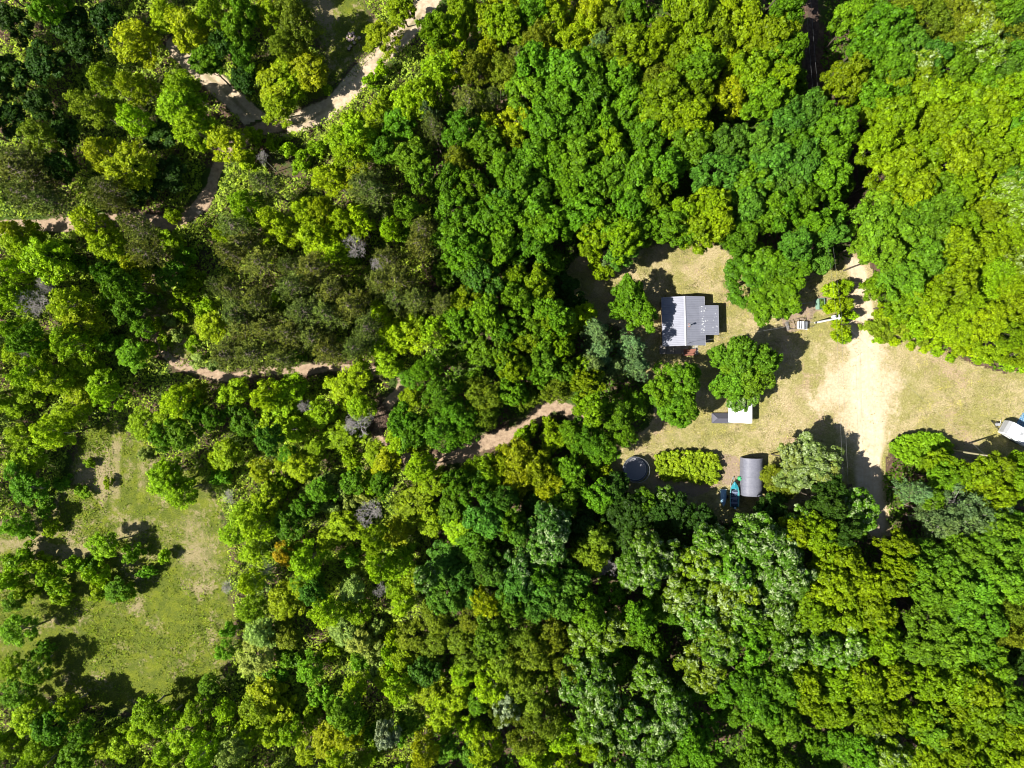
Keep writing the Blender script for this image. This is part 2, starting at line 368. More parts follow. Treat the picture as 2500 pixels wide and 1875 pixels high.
poly_sheet('sand_patch', [(2140, 790), (2230, 830), (2330, 880), (2420, 905), (2560, 930), (2560, 1010), (2470, 1010), (2420, 960), (2300, 900), (2200, 880)], 0.012, M_SAND, 5.0)
poly_sheet('dirt_yard', [(1914, 738), (1975, 735), (2040, 690), (2050, 740), (1995, 760), (1978, 800), (1960, 812), (1916, 810)], 0.016, ground_mat('bare_soil', 'soil'), 0.8)
poly_sheet('dirt_patch', [(1755, 1105), (1795, 1105), (1812, 1130), (1812, 1180), (1770, 1190), (1700, 1215), (1620, 1205), (1600, 1180), (1700, 1180), (1760, 1165)], 0.016, bpy.data.materials['bare_soil'], 1.2)

# ------------------------------------------------------------------ foliage
def unit(n):
    v = RNG.normal(size=(n, 3)); return v/np.linalg.norm(v, axis=1, keepdims=True)
def leaf_quads(pos, nrm, L, W, tint, pale=None, tdir=None):
    n = len(pos); r = tdir if tdir is not None else unit(n)
    t = r-(r*nrm).sum(1)[:, None]*nrm; t /= np.linalg.norm(t, axis=1, keepdims=True)+1e-9
    b = np.cross(nrm, t); L = np.broadcast_to(L, (n,))[:, None]; W = np.broadcast_to(W, (n,))[:, None]
    V = np.stack([pos-t*L, pos+b*W-t*L*0.1, pos+t*L, pos-b*W-t*L*0.1], 1).reshape(-1, 3)
    return V, tint, (pale if pale is not None else np.zeros(n))
def quads_mesh(name, parts, mat):
    V = np.concatenate([p[0] for p in parts]); T = np.concatenate([p[1] for p in parts]); A = np.concatenate([p[2] for p in parts])
    F = np.arange(len(V)).reshape(-1, 4)
    return np_mesh(name, V, F, mat, None, {'tint': T, 'pale': A})
def clump_leaves(C, R, m, L, W, up=0.35, jit=0.55, flat=0.75, tv=0.4, palep=None):
    """leaf shells round clump centres C (n,3), radii R (n)"""
    n = len(C); ci = np.repeat(np.arange(n), m); d = unit(n*m); d[:, 2] = np.where(RNG.random(n*m) < 0.82, np.abs(d[:, 2]), d[:, 2])
    rr = R[ci][:, None]*RNG.uniform(0.72, 1.08, (n*m, 1)); pos = C[ci]+d*rr*np.array([1, 1, flat])
    nr = d*0.8+np.array([0, 0, up])+unit(n*m)*jit; nr /= np.linalg.norm(nr, axis=1, keepdims=True)
    ct = RNG.uniform(0, 1, n); tint = np.clip(ct[ci]*tv+RNG.uniform(0, 1, n*m)*(1-tv), 0, 1)
    pale = None
    if palep is not None:
        cp = (RNG.random(n) < palep)[ci]; pale = np.where(cp & (RNG.random(n*m) < 0.55), RNG.uniform(0.35, 1, n*m), 0)
    s = np.where(RNG.random(n*m) < 0.22, RNG.uniform(1.4, 2.0, n*m), RNG.uniform(0.7, 1.15, n*m))
    return leaf_quads(pos, nr, L*s, W*s, tint, pale)

def lobes(R, depth, ztop, n, irr=0.2, lowr=0.0):
    """lobe centres on a domed crown"""
    out = []
    for i in range(n):
        u = (i+0.5)/n; th = i*2.39996+random.uniform(-.35, .35); ph = math.acos(1-u*(1.0+lowr))
        k = 1+random.uniform(-irr, irr)
        out.append((R*0.72*math.sin(ph)*math.cos(th)*k, R*0.72*math.sin(ph)*math.sin(th)*k, ztop-depth*0.28-depth*0.62*(1-math.cos(ph))*random.uniform(0.85, 1.1)))
    return np.array(out)

def trunk_mb(h, r, targets, lean=0.0, fork=0.35):
    m = MB(); n = 6; pts = [Vector((math.sin(k*1.3)*0.12*lean*k, math.cos(k*1.7)*0.1*lean*k, h*k/n)) for k in range(n+1)]
    for k in range(n): m.tube(pts[k]-Vector((0, 0, 0.02 if k else 0.1)), pts[k+1], r*(1-0.13*k), r*(1-0.13*(k+1)), 7, cap=False)
    for t in targets:
        t = Vector(t); f = random.uniform(fork, 0.9); b = pts[0].lerp(pts[-1], f); b = pts[int(f*n)].lerp(pts[min(n, int(f*n)+1)], f*n-int(f*n))
        mid = b.lerp(t, 0.5)+Vector((0, 0, -0.08*(t-b).length)); r0 = r*(1-0.78*f)*0.7
        m.tube(b, mid, r0, r0*0.65, 5, cap=False); m.tube(mid, t, r0*0.65, r0*0.15, 4, cap=False)
    return m

def broad(kind):
    """returns crown mesh, trunk mesh, nominal radius, height, centroid height"""
    if kind == 'maple': R, h, dep, nl, per, lr, cr, m, L, W, irr = 4.3, 15.0, 5.6, 24, 16, 1.05, 0.46, 36, .17, .11, .32
    if kind == 'silver': R, h, dep, nl, per, lr, cr, m, L, W, irr = 4.3, 15.0, 5.8, 23, 13, 1.05, 0.5, 38, .22, .10, .32
    if kind == 'birch': R, h, dep, nl, per, lr, cr, m, L, W, irr = 3.2, 13.5, 8.0, 26, 13, 0.75, 0.36, 34, .115, .07, .3
    if kind == 'oak': R, h, dep, nl, per, lr, cr, m, L, W, irr = 4.0, 13.5, 6.5, 26, 13, 0.95, 0.42, 36, .15, .06, .22
    if kind == 'thin': R, h, dep, nl, per, lr, cr, m, L, W, irr = 3.2, 12.0, 6.5, 13, 12, 1.1, 0.45, 22, .15, .08, .35
    if kind == 'small': R, h, dep, nl, per, lr, cr, m, L, W, irr = 2.0, 5.0, 3.6, 9, 10, 0.75, 0.42, 32, .16, .10, .28
    lb = lobes(R, dep, h, nl, irr, 0.18)
    a1, a2 = random.uniform(0, 6.28), random.uniform(0, 6.28); an = np.arctan2(lb[:, 1], lb[:, 0])
    kk = 1+0.16*np.cos(an-a1)+0.12*np.cos(2*an-a2)+0.08*np.cos(3*an+a2); lb[:, :2] *= kk[:, None]; lb[:, 2] += 0.5*np.cos(2*an+a1)
    ci = np.repeat(np.arange(nl), per); d = unit(nl*per); d[:, 2] = np.abs(d[:, 2])*0.95-0.12
    out = lb[ci]-np.array([0, 0, h-dep*0.75]); out /= np.linalg.norm(out, axis=1, keepdims=True)
    d = d+out*0.55; d /= np.linalg.norm(d, axis=1, keepdims=True)
    lrr = lr*RNG.uniform(0.7, 1.25, nl)
    C = lb[ci]+d*lrr[ci][:, None]*np.array([1, 1, 0.85])*RNG.uniform(0.8, 1.05, (len(ci), 1))
    C[:, 2] += RNG.normal(0, .22, len(C)); C[:, :2] += RNG.normal(0, .12, (len(C), 2)); Rr = cr*RNG.uniform(0.5, 1.55, len(C))
    parts = [clump_leaves(C, Rr, m, L, W, palep=0.34 if kind == 'silver' else None, jit=0.6 if kind in ('oak', 'birch', 'thin') else 0.42, up=0.2)]
    # sparse inner foliage
    n2 = nl*4; C2 = lb[np.repeat(np.arange(nl), 4)]*np.array([0.8, 0.8, 1])+unit(n2)*lr*0.5-np.array([0, 0, dep*0.12])
    parts.append(clump_leaves(C2, np.full(n2, cr*1.2), 16, L*1.1, W*1.1))
    me = quads_mesh(kind+'_crown', parts, LEAFS if kind == 'silver' else LEAF)
    targets = [tuple(l*np.array([0.9, 0.9, 0.97])) for l in lb[:12]]
    if kind == 'thin': targets = [tuple(l) for l in lb]+[tuple(c) for c in C[::5]]
    tm = trunk_mb(h-dep*0.45, 0.22 if kind != 'small' else 0.08, targets, 1.0).mesh(kind+'_trunk', BARKW if kind in ('birch', 'thin') else BARK, True)
    return me, tm, R, h, h-dep*0.42

def pine(kind):
    R, h = (3.7, 15.5) if kind == 'pine' else (3.3, 14.0)
    base = h*0.42; wh = 9 if kind == 'pine' else 12; tuft = []; bm = MB(); n = 6
    for k in range(n): bm.tube((0, 0, h*k/n), (0, 0, h*(k+1)/n), 0.2*(1-k/n*0.9), 0.2*(1-(k+1)/n*0.9), 7, cap=False)
    for i in range(wh):
        f = i/(wh-1); z = base+(h-base)*f*0.96; Lr = R*(1-f**1.7*0.86)*random.uniform(0.85, 1.08); nb = random.randint(6, 8)
        a0 = random.uniform(0, 6.28)
        for b in range(nb):
            a = a0+b*6.283/nb+random.uniform(-.25, .25); Lb = Lr*random.uniform(0.65, 1.08); rise = Lb*(random.uniform(0.05, 0.35) if kind == 'pine' else random.uniform(0.1, 0.5))
            if random.random() < 0.08: Lb *= 0.5
            p0 = Vector((0, 0, z)); p1 = Vector((math.cos(a)*Lb, math.sin(a)*Lb, z+rise)); mid = p0.lerp(p1, .5)-Vector((0, 0, Lb*0.05))
            bm.tube(p0, mid, 0.055, 0.04, 4, cap=False); bm.tube(mid, p1, 0.04, 0.012, 3, cap=False)
            nt_ = max(3, int(Lb*4.2))
            for j in range(nt_):
                g_ = 0.32+0.68*(j+random.random())/nt_; side = random.uniform(-1, 1)*Lb*0.26*(1.15-g_*0.5)
                q = mid.lerp(p1, (g_-.5)*2) if g_ > .5 else p0.lerp(mid, g_*2)
                t = Vector((q.x-math.sin(a)*side, q.y+math.cos(a)*side, q.z+random.uniform(0, .25)))
                if abs(side) > 0.3: bm.tube(q, t, 0.018, 0.008, 3, cap=False)
                tuft.append((t.x, t.y, t.z, a))
    T = np.array(tuft); m = 16; ci = np.repeat(np.arange(len(T)), m)
    d = unit(len(ci)); out = np.stack([np.cos(T[ci, 3]), np.sin(T[ci, 3]), np.full(len(ci), .55)], 1)
    d = d*0.9+out*0.75; d /= np.linalg.norm(d, axis=1, keepdims=True)
    ln = RNG.uniform(0.16, 0.27, len(ci)); pos = T[ci, :3]+d*ln[:, None]*0.9
    nr = unit(len(ci))*0.8+np.array([0, 0, 0.7]); nr -= (nr*d).sum(1)[:, None]*d; nr /= np.linalg.norm(nr, axis=1, keepdims=True)
    ct = RNG.random(len(T)); tint = np.clip(ct[ci]*.6+RNG.random(len(ci))*.4, 0, 1)
    me = quads_mesh(kind+'_needles', [leaf_quads(pos, nr, ln, 0.042 if kind == 'pine' else 0.05, tint, tdir=d)], NEEDLE)
    return me, bm.mesh(kind+'_trunk', BARKP, True), R, h, h*0.78

def dead():
    m = MB(); h = 10.0
    def grow(p, d, L, r, k):
        q = p+d*L; m.tube(p, q, r, r*0.7, 4 if k > 2 else 6, cap=False)
        if k >= 6: return
        for i in range(3 if k > 0 else 5):
            a = Vector((random.gauss(0, 1), random.gauss(0, 1), random.gauss(0.1, .6))).normalized()
            nd = (d*(0.75 if k > 0 else 0.9)+a*0.75).normalized(); grow(p.lerp(q, random.uniform(0.45, 1)), nd, L*random.uniform(0.6, 0.8), max(r*0.58, 0.008), k+1)
    m.tube((0, 0, -0.1), (0, 0, 5), 0.18, 0.14, 7, cap=False); grow(Vector((0, 0, 5)), Vector((0, 0, 1)), 2.2, 0.13, 0)
    return m

PROTO = {}
NVAR = {'maple': 8, 'silver': 5, 'birch': 8, 'oak': 4, 'thin': 2, 'small': 4}
for k, nv in NVAR.items(): PROTO[k] = [broad(k) for _ in range(nv)]
PROTO['pine'] = [pine('pine') for _ in range(4)]; PROTO['plume'] = [pine('plume') for _ in range(3)]

# leaf colours; dk is darkened in place of deep shade
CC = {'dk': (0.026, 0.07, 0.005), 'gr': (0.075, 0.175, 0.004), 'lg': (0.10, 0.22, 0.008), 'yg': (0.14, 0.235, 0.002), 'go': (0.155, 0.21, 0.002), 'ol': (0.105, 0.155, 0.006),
      'bg': (0.06, 0.155, 0.011), 'pl': (0.16, 0.22, 0.04), 'pi': (0.095, 0.125, 0.02), 'wp': (0.10, 0.17, 0.055), 'or': (0.27, 0.22, 0.006), 'wt': (0.22, 0.28, 0.16)}
CW = {'dk': 'dark green', 'gr': 'deep green', 'lg': 'light green', 'yg': 'bright yellow-green', 'go': 'golden green', 'ol': 'olive green', 'bg': 'bluish green', 'pl': 'pale green',
      'pi': 'dull olive', 'wp': 'grey-green', 'or': 'orange-tinged', 'wt': 'whitish'}
T = []   # (px, py, r, kind, colour, height or None)
def add(kind, colr, s, h=None, dh=0):
    for e in s.split():
        a = [float(x) for x in e.split(',')]
        T.append((a[0], a[1], a[2], kind, colr, a[3] if len(a) > 3 else h))
# --- upper edge, west
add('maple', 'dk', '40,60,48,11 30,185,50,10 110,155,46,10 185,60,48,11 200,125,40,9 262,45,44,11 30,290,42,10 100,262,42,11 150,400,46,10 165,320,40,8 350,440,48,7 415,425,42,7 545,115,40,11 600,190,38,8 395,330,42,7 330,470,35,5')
add('maple', 'gr', '108,25,42 575,70,46 612,25,35 510,155,42,11 590,135,34,11')
add('birch', 'go', '318,92,52 245,190,46 320,185,42 300,385,62 245,355,42 535,340,58,12 450,60,50 395,35,52')
add('birch', 'yg', '430,235,58 462,300,50 305,285,42 440,195,45 500,20,40')
add('birch', 'ol', '215,255,42 70,340,42')
add('pine', 'pi', '50,425,62 240,450,52 15,380,45 110,482,48 50,475,52 245,490,38')
add('plume', 'bg', '578,150,24,9')
add('birch', 'go', '640,20,40 668,195,54,9 740,155,60,9 925,82,46,9 668,250,40,9')
add('oak', 'ol', '718,30,58 690,95,36')
add('birch', 'yg', '700,210,45,8 690,160,40,8')
add('small', 'yg', '735,395,30 700,365,26 770,360,24 905,195,22 930,165,20 860,285,24 950,240,26,6 800,215,14,2 620,330,24 660,350,24 600,390,26')
add('maple', 'yg', '980,12,42,9 1120,20,46 1240,60,50 1070,60,44 1072,108,38,9')
add('birch', 'yg', '1062,158,46 1025,208,48 975,248,46 1070,205,42 1120,75,45 915,285,42,10 825,340,38,10 860,335,46 845,385,44 905,335,42,10')
add('birch', 'go', '1180,42,50 1200,110,42 1110,150,42 815,430,45 870,440,44 1200,300,48 1170,250,40')
add('oak', 'ol', '1150,150,46 1110,400,46 1220,180,44 1300,95,46')
add('pine', 'pi', '1150,235,50 1060,315,40 910,438,50 650,450,46 1265,140,40 1215,225,34')
add('plume', 'wp', '1050,270,32,11 1470,110,38')
add('maple', 'lg', '1008,375,50 1022,440,46 1005,510,36')
add('maple', 'gr', '950,365,42,11 970,300,42,10 1130,315,48 1180,372,50 1230,420,46 1100,460,44 1150,455,40')
# --- upper middle hardwoods
add('maple', 'gr', '1290,30,44 1560,35,50 1380,180,58 1310,175,55 1440,170,48 1300,245,58 1370,245,58 1440,225,58 1510,190,55 1530,255,52 1330,312,58 1400,300,58 1460,318,48 1560,330,52 1290,385,58 1350,405,62 1420,385,56 1500,432,58 1560,412,58 1620,400,60 1690,350,58 1250,450,56 1440,450,52 1380,462,48 1300,465,48 1700,170,48 1870,250,52 1830,430,56')
add('maple', 'yg', '1680,50,66 1750,92,60 1820,42,58 1700,125,52 1640,130,48 1610,85,50 1540,120,56 1870,95,56 1850,172,52 1640,250,58 1690,280,56 1600,300,52 1480,372,42 1700,220,44 1900,200,44')
add('birch', 'go', '1440,22,48 1385,92,50 1430,70,40 1262,285,42 1250,335,38 1350,40,40 1340,110,40')
add('oak', 'ol', '1500,55,50 1480,130,42 1620,192,46')
add('oak', 'go', '1772,160,44 1790,215,46 1912,62,52')
add('maple', 'bg', '1788,348,62 1745,420,56 1855,335,48 1960,262,56 1925,305,48 1885,392,56 1955,402,56 1912,455,48 1235,500,44')
add('maple', 'gr', '2030,305,50 2035,360,44 1940,350,50 2015,432,52 1975,490,44 1890,135,48 1932,25,44 1940,120,34')
# --- upper right mass
add('maple', 'yg', '2215,205,64 2285,230,64 2352,240,62 2425,232,58 2490,225,48 2150,350,58 2200,300,60 2275,300,60 2172,420,64 2330,385,64 2250,390,62 2420,300,62 2345,312,58 2080,190,52,15 2130,270,52 2480,375,56 2410,385,56 2230,462,56 2395,455,54')
add('maple', 'gr', '2090,40,56 2150,62,60 2145,130,58 2105,130,46 2180,185,54 2320,165,54 2385,190,52 2480,310,52 2310,455,52 2120,215,50')
add('maple', 'bg', '2212,110,58 2270,125,52 2450,165,52 2495,440,45')
add('oak', 'ol', '2222,42,54 2282,42,52 2340,35,56 2465,95,46 2330,100,46')
add('silver', 'yg', '2400,65,58 2395,125,50 2250,170,46 2468,460,50')
add('maple', 'dk', '2492,50,42')
add('maple', 'lg', '2460,30,46 2485,130,40')
add('oak', 'yg', '2462,560,50 2395,610,52 2440,650,52 2490,610,48 2400,680,50 2460,740,54 2495,700,44 2490,800,44 2420,780,46 2360,740,46 2350,800,38,9 2430,840,36,8 2490,865,34,7 2300,770,36,8')
add('silver', 'yg', '2490,530,46 2490,640,40')
add('maple', 'lg', '2160,500,60 2230,520,58 2130,560,54 2285,500,52 2200,580,60 2280,585,56 2250,640,56 2150,630,50 2200,690,50 2120,590,40')
add('maple', 'yg', '2340,530,54 2400,520,52 2350,590,50 2330,660,50 2270,720,46 2200,740,42,11 2310,720,44 2140,690,36,11 2350,470,46')
add('plume', 'wt', '2262,725,26,12')
# --- east: bushes along the driveway
add('small', 'yg', '2037,712,27,5 2058,742,24,5 2068,700,20,4.5 2058,812,24,5 2048,782,20,5 2075,770,18,4.5 2035,750,20,5 2068,822,16,4')
add('small', 'yg', '2190,775,26,4 2230,790,28,4 2270,805,28,4 2310,820,28,4 2350,838,28,4 2390,852,28,4 2430,868,28,4 2470,882,26,4 2510,895,26,4 2290,840,18,2.5 2340,860,18,2.5 2390,878,16,2 2160,765,22,4 2250,815,20,3 2150,800,15,2 2175,810,14,2 2185,835,14,1.8 2215,820,16,2 2225,845,13,1.6 2260,850,14,1.8 2290,860,13,1.6 2145,830,12,1.6 2320,875,13,1.6')
add('small', 'ol', '2130,800,24,2.5 2165,815,22,2 2150,780,24,3 2200,800,24,2.5 2255,830,18,2')
# --- north rim of the yard
add('maple', 'gr', '1300,522,56 1360,545,48 1420,505,56 1290,600,52 1330,560,44 1480,545,44 1540,500,48 1620,550,52 1562,560,46 1820,560,54 1880,520,52 1930,520,48 1990,545,42 1340,640,34,9')
add('maple', 'yg', '1450,560,50 1510,570,50 1700,560,60 1760,555,50 1660,520,50 1730,490,48 1600,480,46')
add('maple', 'bg', '1510,620,40,11 2010,640,32,9 1840,500,48 1960,590,44 2020,560,36')
add('maple', 'gr', '1868,640,68,9 1830,685,66,8.5 1895,712,68,8.5 1925,655,60,9 1868,738,52,7.5')
add('thin', 'wp', '1515,625,30,9')
add('small', 'yg', '1468,658,28,6 1450,610,28,6')
add('maple', 'gr', '1543,722,44,10 1553,775,46,10 1520,752,34,9')
add('plume', 'wp', '1545,845,42,13 1555,895,44,13 1455,800,42,13 1462,855,46,13 1450,900,38 1508,905,34,10')
add('birch', 'yg', '1420,760,36 1395,800,38 1425,900,38')
add('maple', 'gr', '1655,935,50,11 1640,990,48,11 1675,985,44,11 1625,950,40,11')
add('maple', 'lg', '1795,880,58,12.5 1832,922,58,12 1792,932,48,12 1850,895,44,12.5 1775,868,38,11')
add('silver', 'gr', '1805,975,34,7 1835,970,28,7')
add('silver', 'pl', '1965,1105,54,10 1995,1130,56,10 1955,1155,50,10 2010,1160,44,10 1925,1120,44,10')
add('oak', 'ol', '1925,1180,44,7 1890,1175,38,7')
# --- west
add('birch', 'go', '200,540,54 245,598,46 312,640,38 150,735,54 188,790,52 512,800,40,8 20,560,38')
add('birch', 'yg', '40,600,52 102,632,56 30,720,42 15,650,36 590,500,46 540,570,28,11 160,830,46 60,905,50 195,890,50 240,935,46 120,945,42 20,800,38')
add('pine', 'pi', '312,560,48 350,602,42 560,545,52 592,590,52 545,620,44 625,640,50 575,690,54 560,745,58 620,720,50 600,790,54 545,850,52 605,860,52 640,810,50 530,700,40')
add('maple', 'gr', '150,600,38,10 260,670,38 300,700,44 350,640,38,9 100,850,42 420,665,38,9 60,830,42 300,750,36,9 30,860,38')
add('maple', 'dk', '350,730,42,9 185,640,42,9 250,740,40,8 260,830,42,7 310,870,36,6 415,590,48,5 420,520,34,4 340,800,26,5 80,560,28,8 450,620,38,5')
add('small', 'yg', '470,680,30,6 455,715,26,5 380,790,20,3 400,830,22,3 470,840,22,3 440,770,18,2.5 365,850,20,3 500,750,26,4 420,740,18,3')
add('small', 'pl', '410,780,22,3 430,820,20,2.5 480,880,20,2.5 520,890,18,2.5')
add('dead', 'dd', '78,745,52,11 105,700,34,9 1215,515,10,6 862,605,40,13 935,640,40,13 875,1030,48,11 905,1255,46,10 1482,1388,52,9 640,385,22,9 2410,1280,58,11 555,1430,26,5 560,1215,26,6 925,1440,24,8 745,995,26,9 650,1395,22,9 2360,1300,50,11 120,700,26,9 485,520,8,5 60,860,20,8')
add('birch', 'go', '642,540,44 700,555,44 790,500,40')
add('birch', 'yg', '760,570,50 800,600,46 830,530,42 870,545,36 672,735,30,12 745,500,44 940,565,34 1010,800,54 950,800,50 920,850,46 1060,800,44 880,905,38 945,890,40 1130,745,44 930,760,34')
add('pine', 'pi', '905,480,48 1040,560,44 1010,620,44 960,620,44 760,660,56 710,700,50 800,700,50 735,760,56 790,770,50 850,750,56 890,790,50 920,690,52 975,680,54 1070,735,50 1010,735,46 640,760,46 690,830,54 760,820,54 810,850,52 850,850,40 655,880,46 1075,790,36 700,640,36 960,740,44')
add('maple', 'dk', '980,570,34,10 655,610,42,9 1200,660,44,9 1240,700,40,10 860,620,34,9 720,870,30,7 1260,630,42,10 1370,690,36,8 1400,740,34,7 1380,780,32,8')
add('maple', 'gr', '1102,520,48 1110,585,56 1150,625,56 1185,545,52 1235,520,54 1225,600,48 1120,790,50 1180,780,54 1245,745,48 1100,870,36 1170,855,46 1230,870,54 1240,815,44 1300,740,44 1350,760,46 1290,800,46 1330,840,44 1150,920,36')
add('maple', 'bg', '1172,690,56 1135,665,40')
add('maple', 'yg', '1145,745,44 1290,850,42 1340,790,40 1310,700,44 1260,900,40 1370,850,38 1440,940,44 1420,980,40 1260,690,40')
add('maple', 'lg', '1330,890,42 1380,900,40')
# --- centre
add('oak', 'gr', '1065,960,56,14 1110,1010,60,14 1075,1050,52,14 1130,1060,46,13 1440,1060,54,12 1470,1100,44,11 1500,1020,48,12 1530,1060,40,11 1400,1050,36,11 1000,930,36 1040,905,34')
add('oak', 'ol', '1180,970,48,14 1195,1020,42,13 1290,955,38,11 1360,950,44')
add('maple', 'gr', '985,1010,48,13 1005,1055,48,13 975,1065,40,12 1015,1150,42 1000,980,34 1250,945,44 1310,905,40 1160,1200,40 1120,1180,40 1380,1225,42,11 1450,1215,44,11 1415,1180,32,9')
add('oak', 'go', '1260,1110,54,12 1310,1150,54,12 1265,1165,48,12 1340,1190,40,11 1225,1140,40,11')
add('oak', 'yg', '1185,1165,48,12 1160,1150,36,11 1355,1070,38,8')
add('small', 'yg', '1300,1050,24,5 1340,1035,20,4 1280,1065,22,5 1480,1155,24,4 1455,1150,24,4 1440,1120,26,5')
add('birch', 'yg', '690,1000,50 830,952,52 780,1010,46 650,1030,48 830,1065,52 770,1085,40 870,1000,40 700,950,42 720,1050,40 640,960,40 1255,1180,36,10 560,965,46 415,970,48 340,1035,50 400,1010,42 590,1260,48 620,1300,44 560,1310,40')
add('birch', 'go', '472,962,42 548,1108,46 725,1142,46 950,1135,52 1000,1240,60 1050,1280,48 970,1300,48 840,1290,46 800,1320,40 630,1155,42 180,950,46 910,1110,38')
add('maple', 'bg', '640,1092,36 1082,1365,54 1120,1400,50 1200,1255,50 1245,1305,44 1245,1220,40 1150,1350,48 1200,1400,52 1255,1420,52')
add('silver', 'bg', '1330,1290,52 1300,1345,54 1270,1390,52 1375,1275,42 1350,1340,44 1060,1410,44')
add('maple', 'gr', '1130,1290,58 1160,1330,50 1100,1240,44 600,1025,46 520,1030,38 400,1065,42,10 450,1055,38,10 480,1010,36 612,1355,44 650,1220,44,9 700,1270,46,9 860,1180,34,7 940,1190,34,9 1050,1180,42 740,1240,34,8 1320,1410,44 1240,1270,40')
add('maple', 'dk', '640,1270,42,8 740,1430,44,9 850,1360,36,8 540,1165,36,7 700,1110,34,8 780,1200,32,7 1300,1230,42,9 1490,1190,42,10 1550,1240,46,10 1600,1250,42,9 1660,1262,42,9 1712,1268,38,9 1785,1288,32,8 1500,1250,46,9 1520,1300,44,9 1868,1268,38,9 1420,1270,40,9 1900,1240,36,8 1200,1175,36,8')
add('small', 'pl', '830,1195,28,4 850,1225,26,4 800,1170,24,4 790,1230,26,4 880,1210,24,4 760,1190,24,4 740,1210,22,4 350,1110,22,2.5 820,1250,24,4')
add('small', 'yg', '860,1130,26,5 700,1180,26,5 670,1190,26,5 900,1180,26,5 520,1130,24,4 680,1060,26,5 1010,1090,20,4')
add('birch', 'yg', '410,1185,58,11 385,1160,40,10 440,1200,40,10 740,1380,46 900,1330,44 970,1370,52 1000,1420,44 920,1380,40 700,1350,40 245,1335,42,7 60,960,44 20,1000,40 100,1060,46 50,1120,44 140,1010,42 30,1060,40 240,970,36 180,1010,30')
add('birch', 'or', '680,1358,34')
add('birch', 'ol', '1450,1330,48,13 1465,1380,40,13 1420,1350,34,12')
# --- meadow edge, low trees
add('birch', 'gr', '60,1200,42,9 20,1290,36,9 30,1150,36,9 275,1450,32,6 25,1560,42,9 60,1640,38,9 20,1480,26,6 500,1680,30,6 545,1600,24,6 30,1700,38,9')
add('small', 'gr', '320,1350,24,4 355,1400,20,3 110,1240,26,3 60,1300,26,4 150,1180,22,3 100,1590,24,4 215,1385,24,4')
add('small', 'yg', '310,1452,20,4 395,1357,18,3 235,1405,34,6 130,1425,36,6 40,1370,38,6 90,1380,30,5 180,1380,28,5 20,1420,30,6 150,1460,26,4 60,1440,28,5 240,1440,26,4 120,1290,22,3 200,1200,18,2 215,1130,16,2 260,1180,14,2')
add('maple', 'gr', '120,1785,46,10 60,1765,46,10 90,1835,44,10 180,1850,46 20,1830,42 150,1740,36,9 600,1500,38,9 200,1790,34,9')
add('birch', 'yg', '285,1835,46 390,1775,46,10 440,1805,46,10 350,1745,40,9 330,1800,40 240,1845,42 470,1750,36,9 590,1435,36 20,1640,38 480,1850,44 540,1800,42 400,1850,42')
add('birch', 'pl', '620,1615,46 560,1840,44 625,1560,40')
# --- lower left middle
add('birch', 'go', '680,1470,52 730,1440,42 640,1700,52 680,1745,48 610,1735,50 790,1815,52 1045,1690,52 1072,1755,52 1110,1720,44 1025,1418,40 1190,1490,40 650,1790,44 740,1840,40 1030,1840,42 840,1810,40')
add('birch', 'yg', '800,1500,44 960,1440,40 980,1480,36 600,1800,46 960,1700,44 1200,1685,46 1130,1660,42 980,1620,44 940,1660,36 1140,1790,44 1200,1850,46 900,1850,44 870,1500,40 540,1745,38 860,1690,34,9 700,1800,40')
add('birch', 'pl', '835,1545,46 855,1450,38 620,1430,34 870,1570,36')
add('birch', 'ol', '1225,1620,44 1260,1670,46 640,1560,42 1120,1570,44 690,1560,40 1160,1620,40')
add('oak', 'ol', '1060,1510,46 1150,1515,48 1000,1565,42 1270,1540,52 1340,1550,52 1290,1600,52 1380,1620,44 1300,1700,54 1340,1755,52 1290,1805,52 1050,1580,42 1240,1740,40')
add('maple', 'bg', '1080,1455,46 1140,1450,46 760,1440,34,10 1030,1640,36,9')
add('maple', 'dk', '700,1610,46,8 670,1650,42,8 750,1640,42,9 800,1600,40,8 560,1540,28,7 880,1620,36,8 780,1700,40,8 820,1750,38,8 900,1790,34,9 760,1750,40,8 1160,1860,36,8 980,1800,36,8')
add('maple', 'lg', '850,1735,42 860,1770,36 1200,1560,48 1150,1845,42 1090,1820,40 1000,1760,38 1250,1480,44')
add('silver', 'wt', '942,1788,34,12 1232,1740,34,13')
add('small', 'pl', '900,1600,26,4 925,1630,26,4 900,1560,24,4 930,1580,22,4 905,1650,22,4 920,1530,22,4')
add('small', 'yg', '950,1600,26,6 960,1560,26,6')
# --- lower right
add('maple', 'dk', '2005,1218,44,14 2040,1185,36,12 2048,1290,40,15 2030,1250,36,14')
add('maple', 'bg', '1330,1450,56 1370,1470,50 1300,1470,48 1390,1420,44')
add('maple', 'gr', '1420,1495,44 1555,1500,46 1610,1480,38,11 1640,1500,38,10 1500,1640,42,10 1600,1570,36,9 1720,1770,46,11 1690,1815,42 1850,1850,44 1840,1590,56 1860,1525,56 1830,1680,56 1865,1730,48 1560,1240,34,9')
add('silver', 'yg', '1440,1572,52 1490,1535,44 1680,1445,56 1750,1442,56 1820,1435,56 1700,1375,48 1720,1620,52 1740,1530,50')
add('silver', 'gr', '1550,1425,48 1600,1340,52 1580,1390,54 1560,1320,40 1545,1370,40 1740,1330,48 1780,1375,54 1700,1510,48 1760,1570,52 1560,1650,48 1430,1680,54 1480,1720,54 1540,1745,46 1625,1755,56 1600,1810,48 1520,1815,44 1640,1700,46 1640,1210,30,8 1800,1500,50 1820,1330,46 1440,1760,44 1580,1860,42 1500,1865,40')
add('birch', 'yg', '1370,1820,46 1440,1845,44 1310,1860,42')
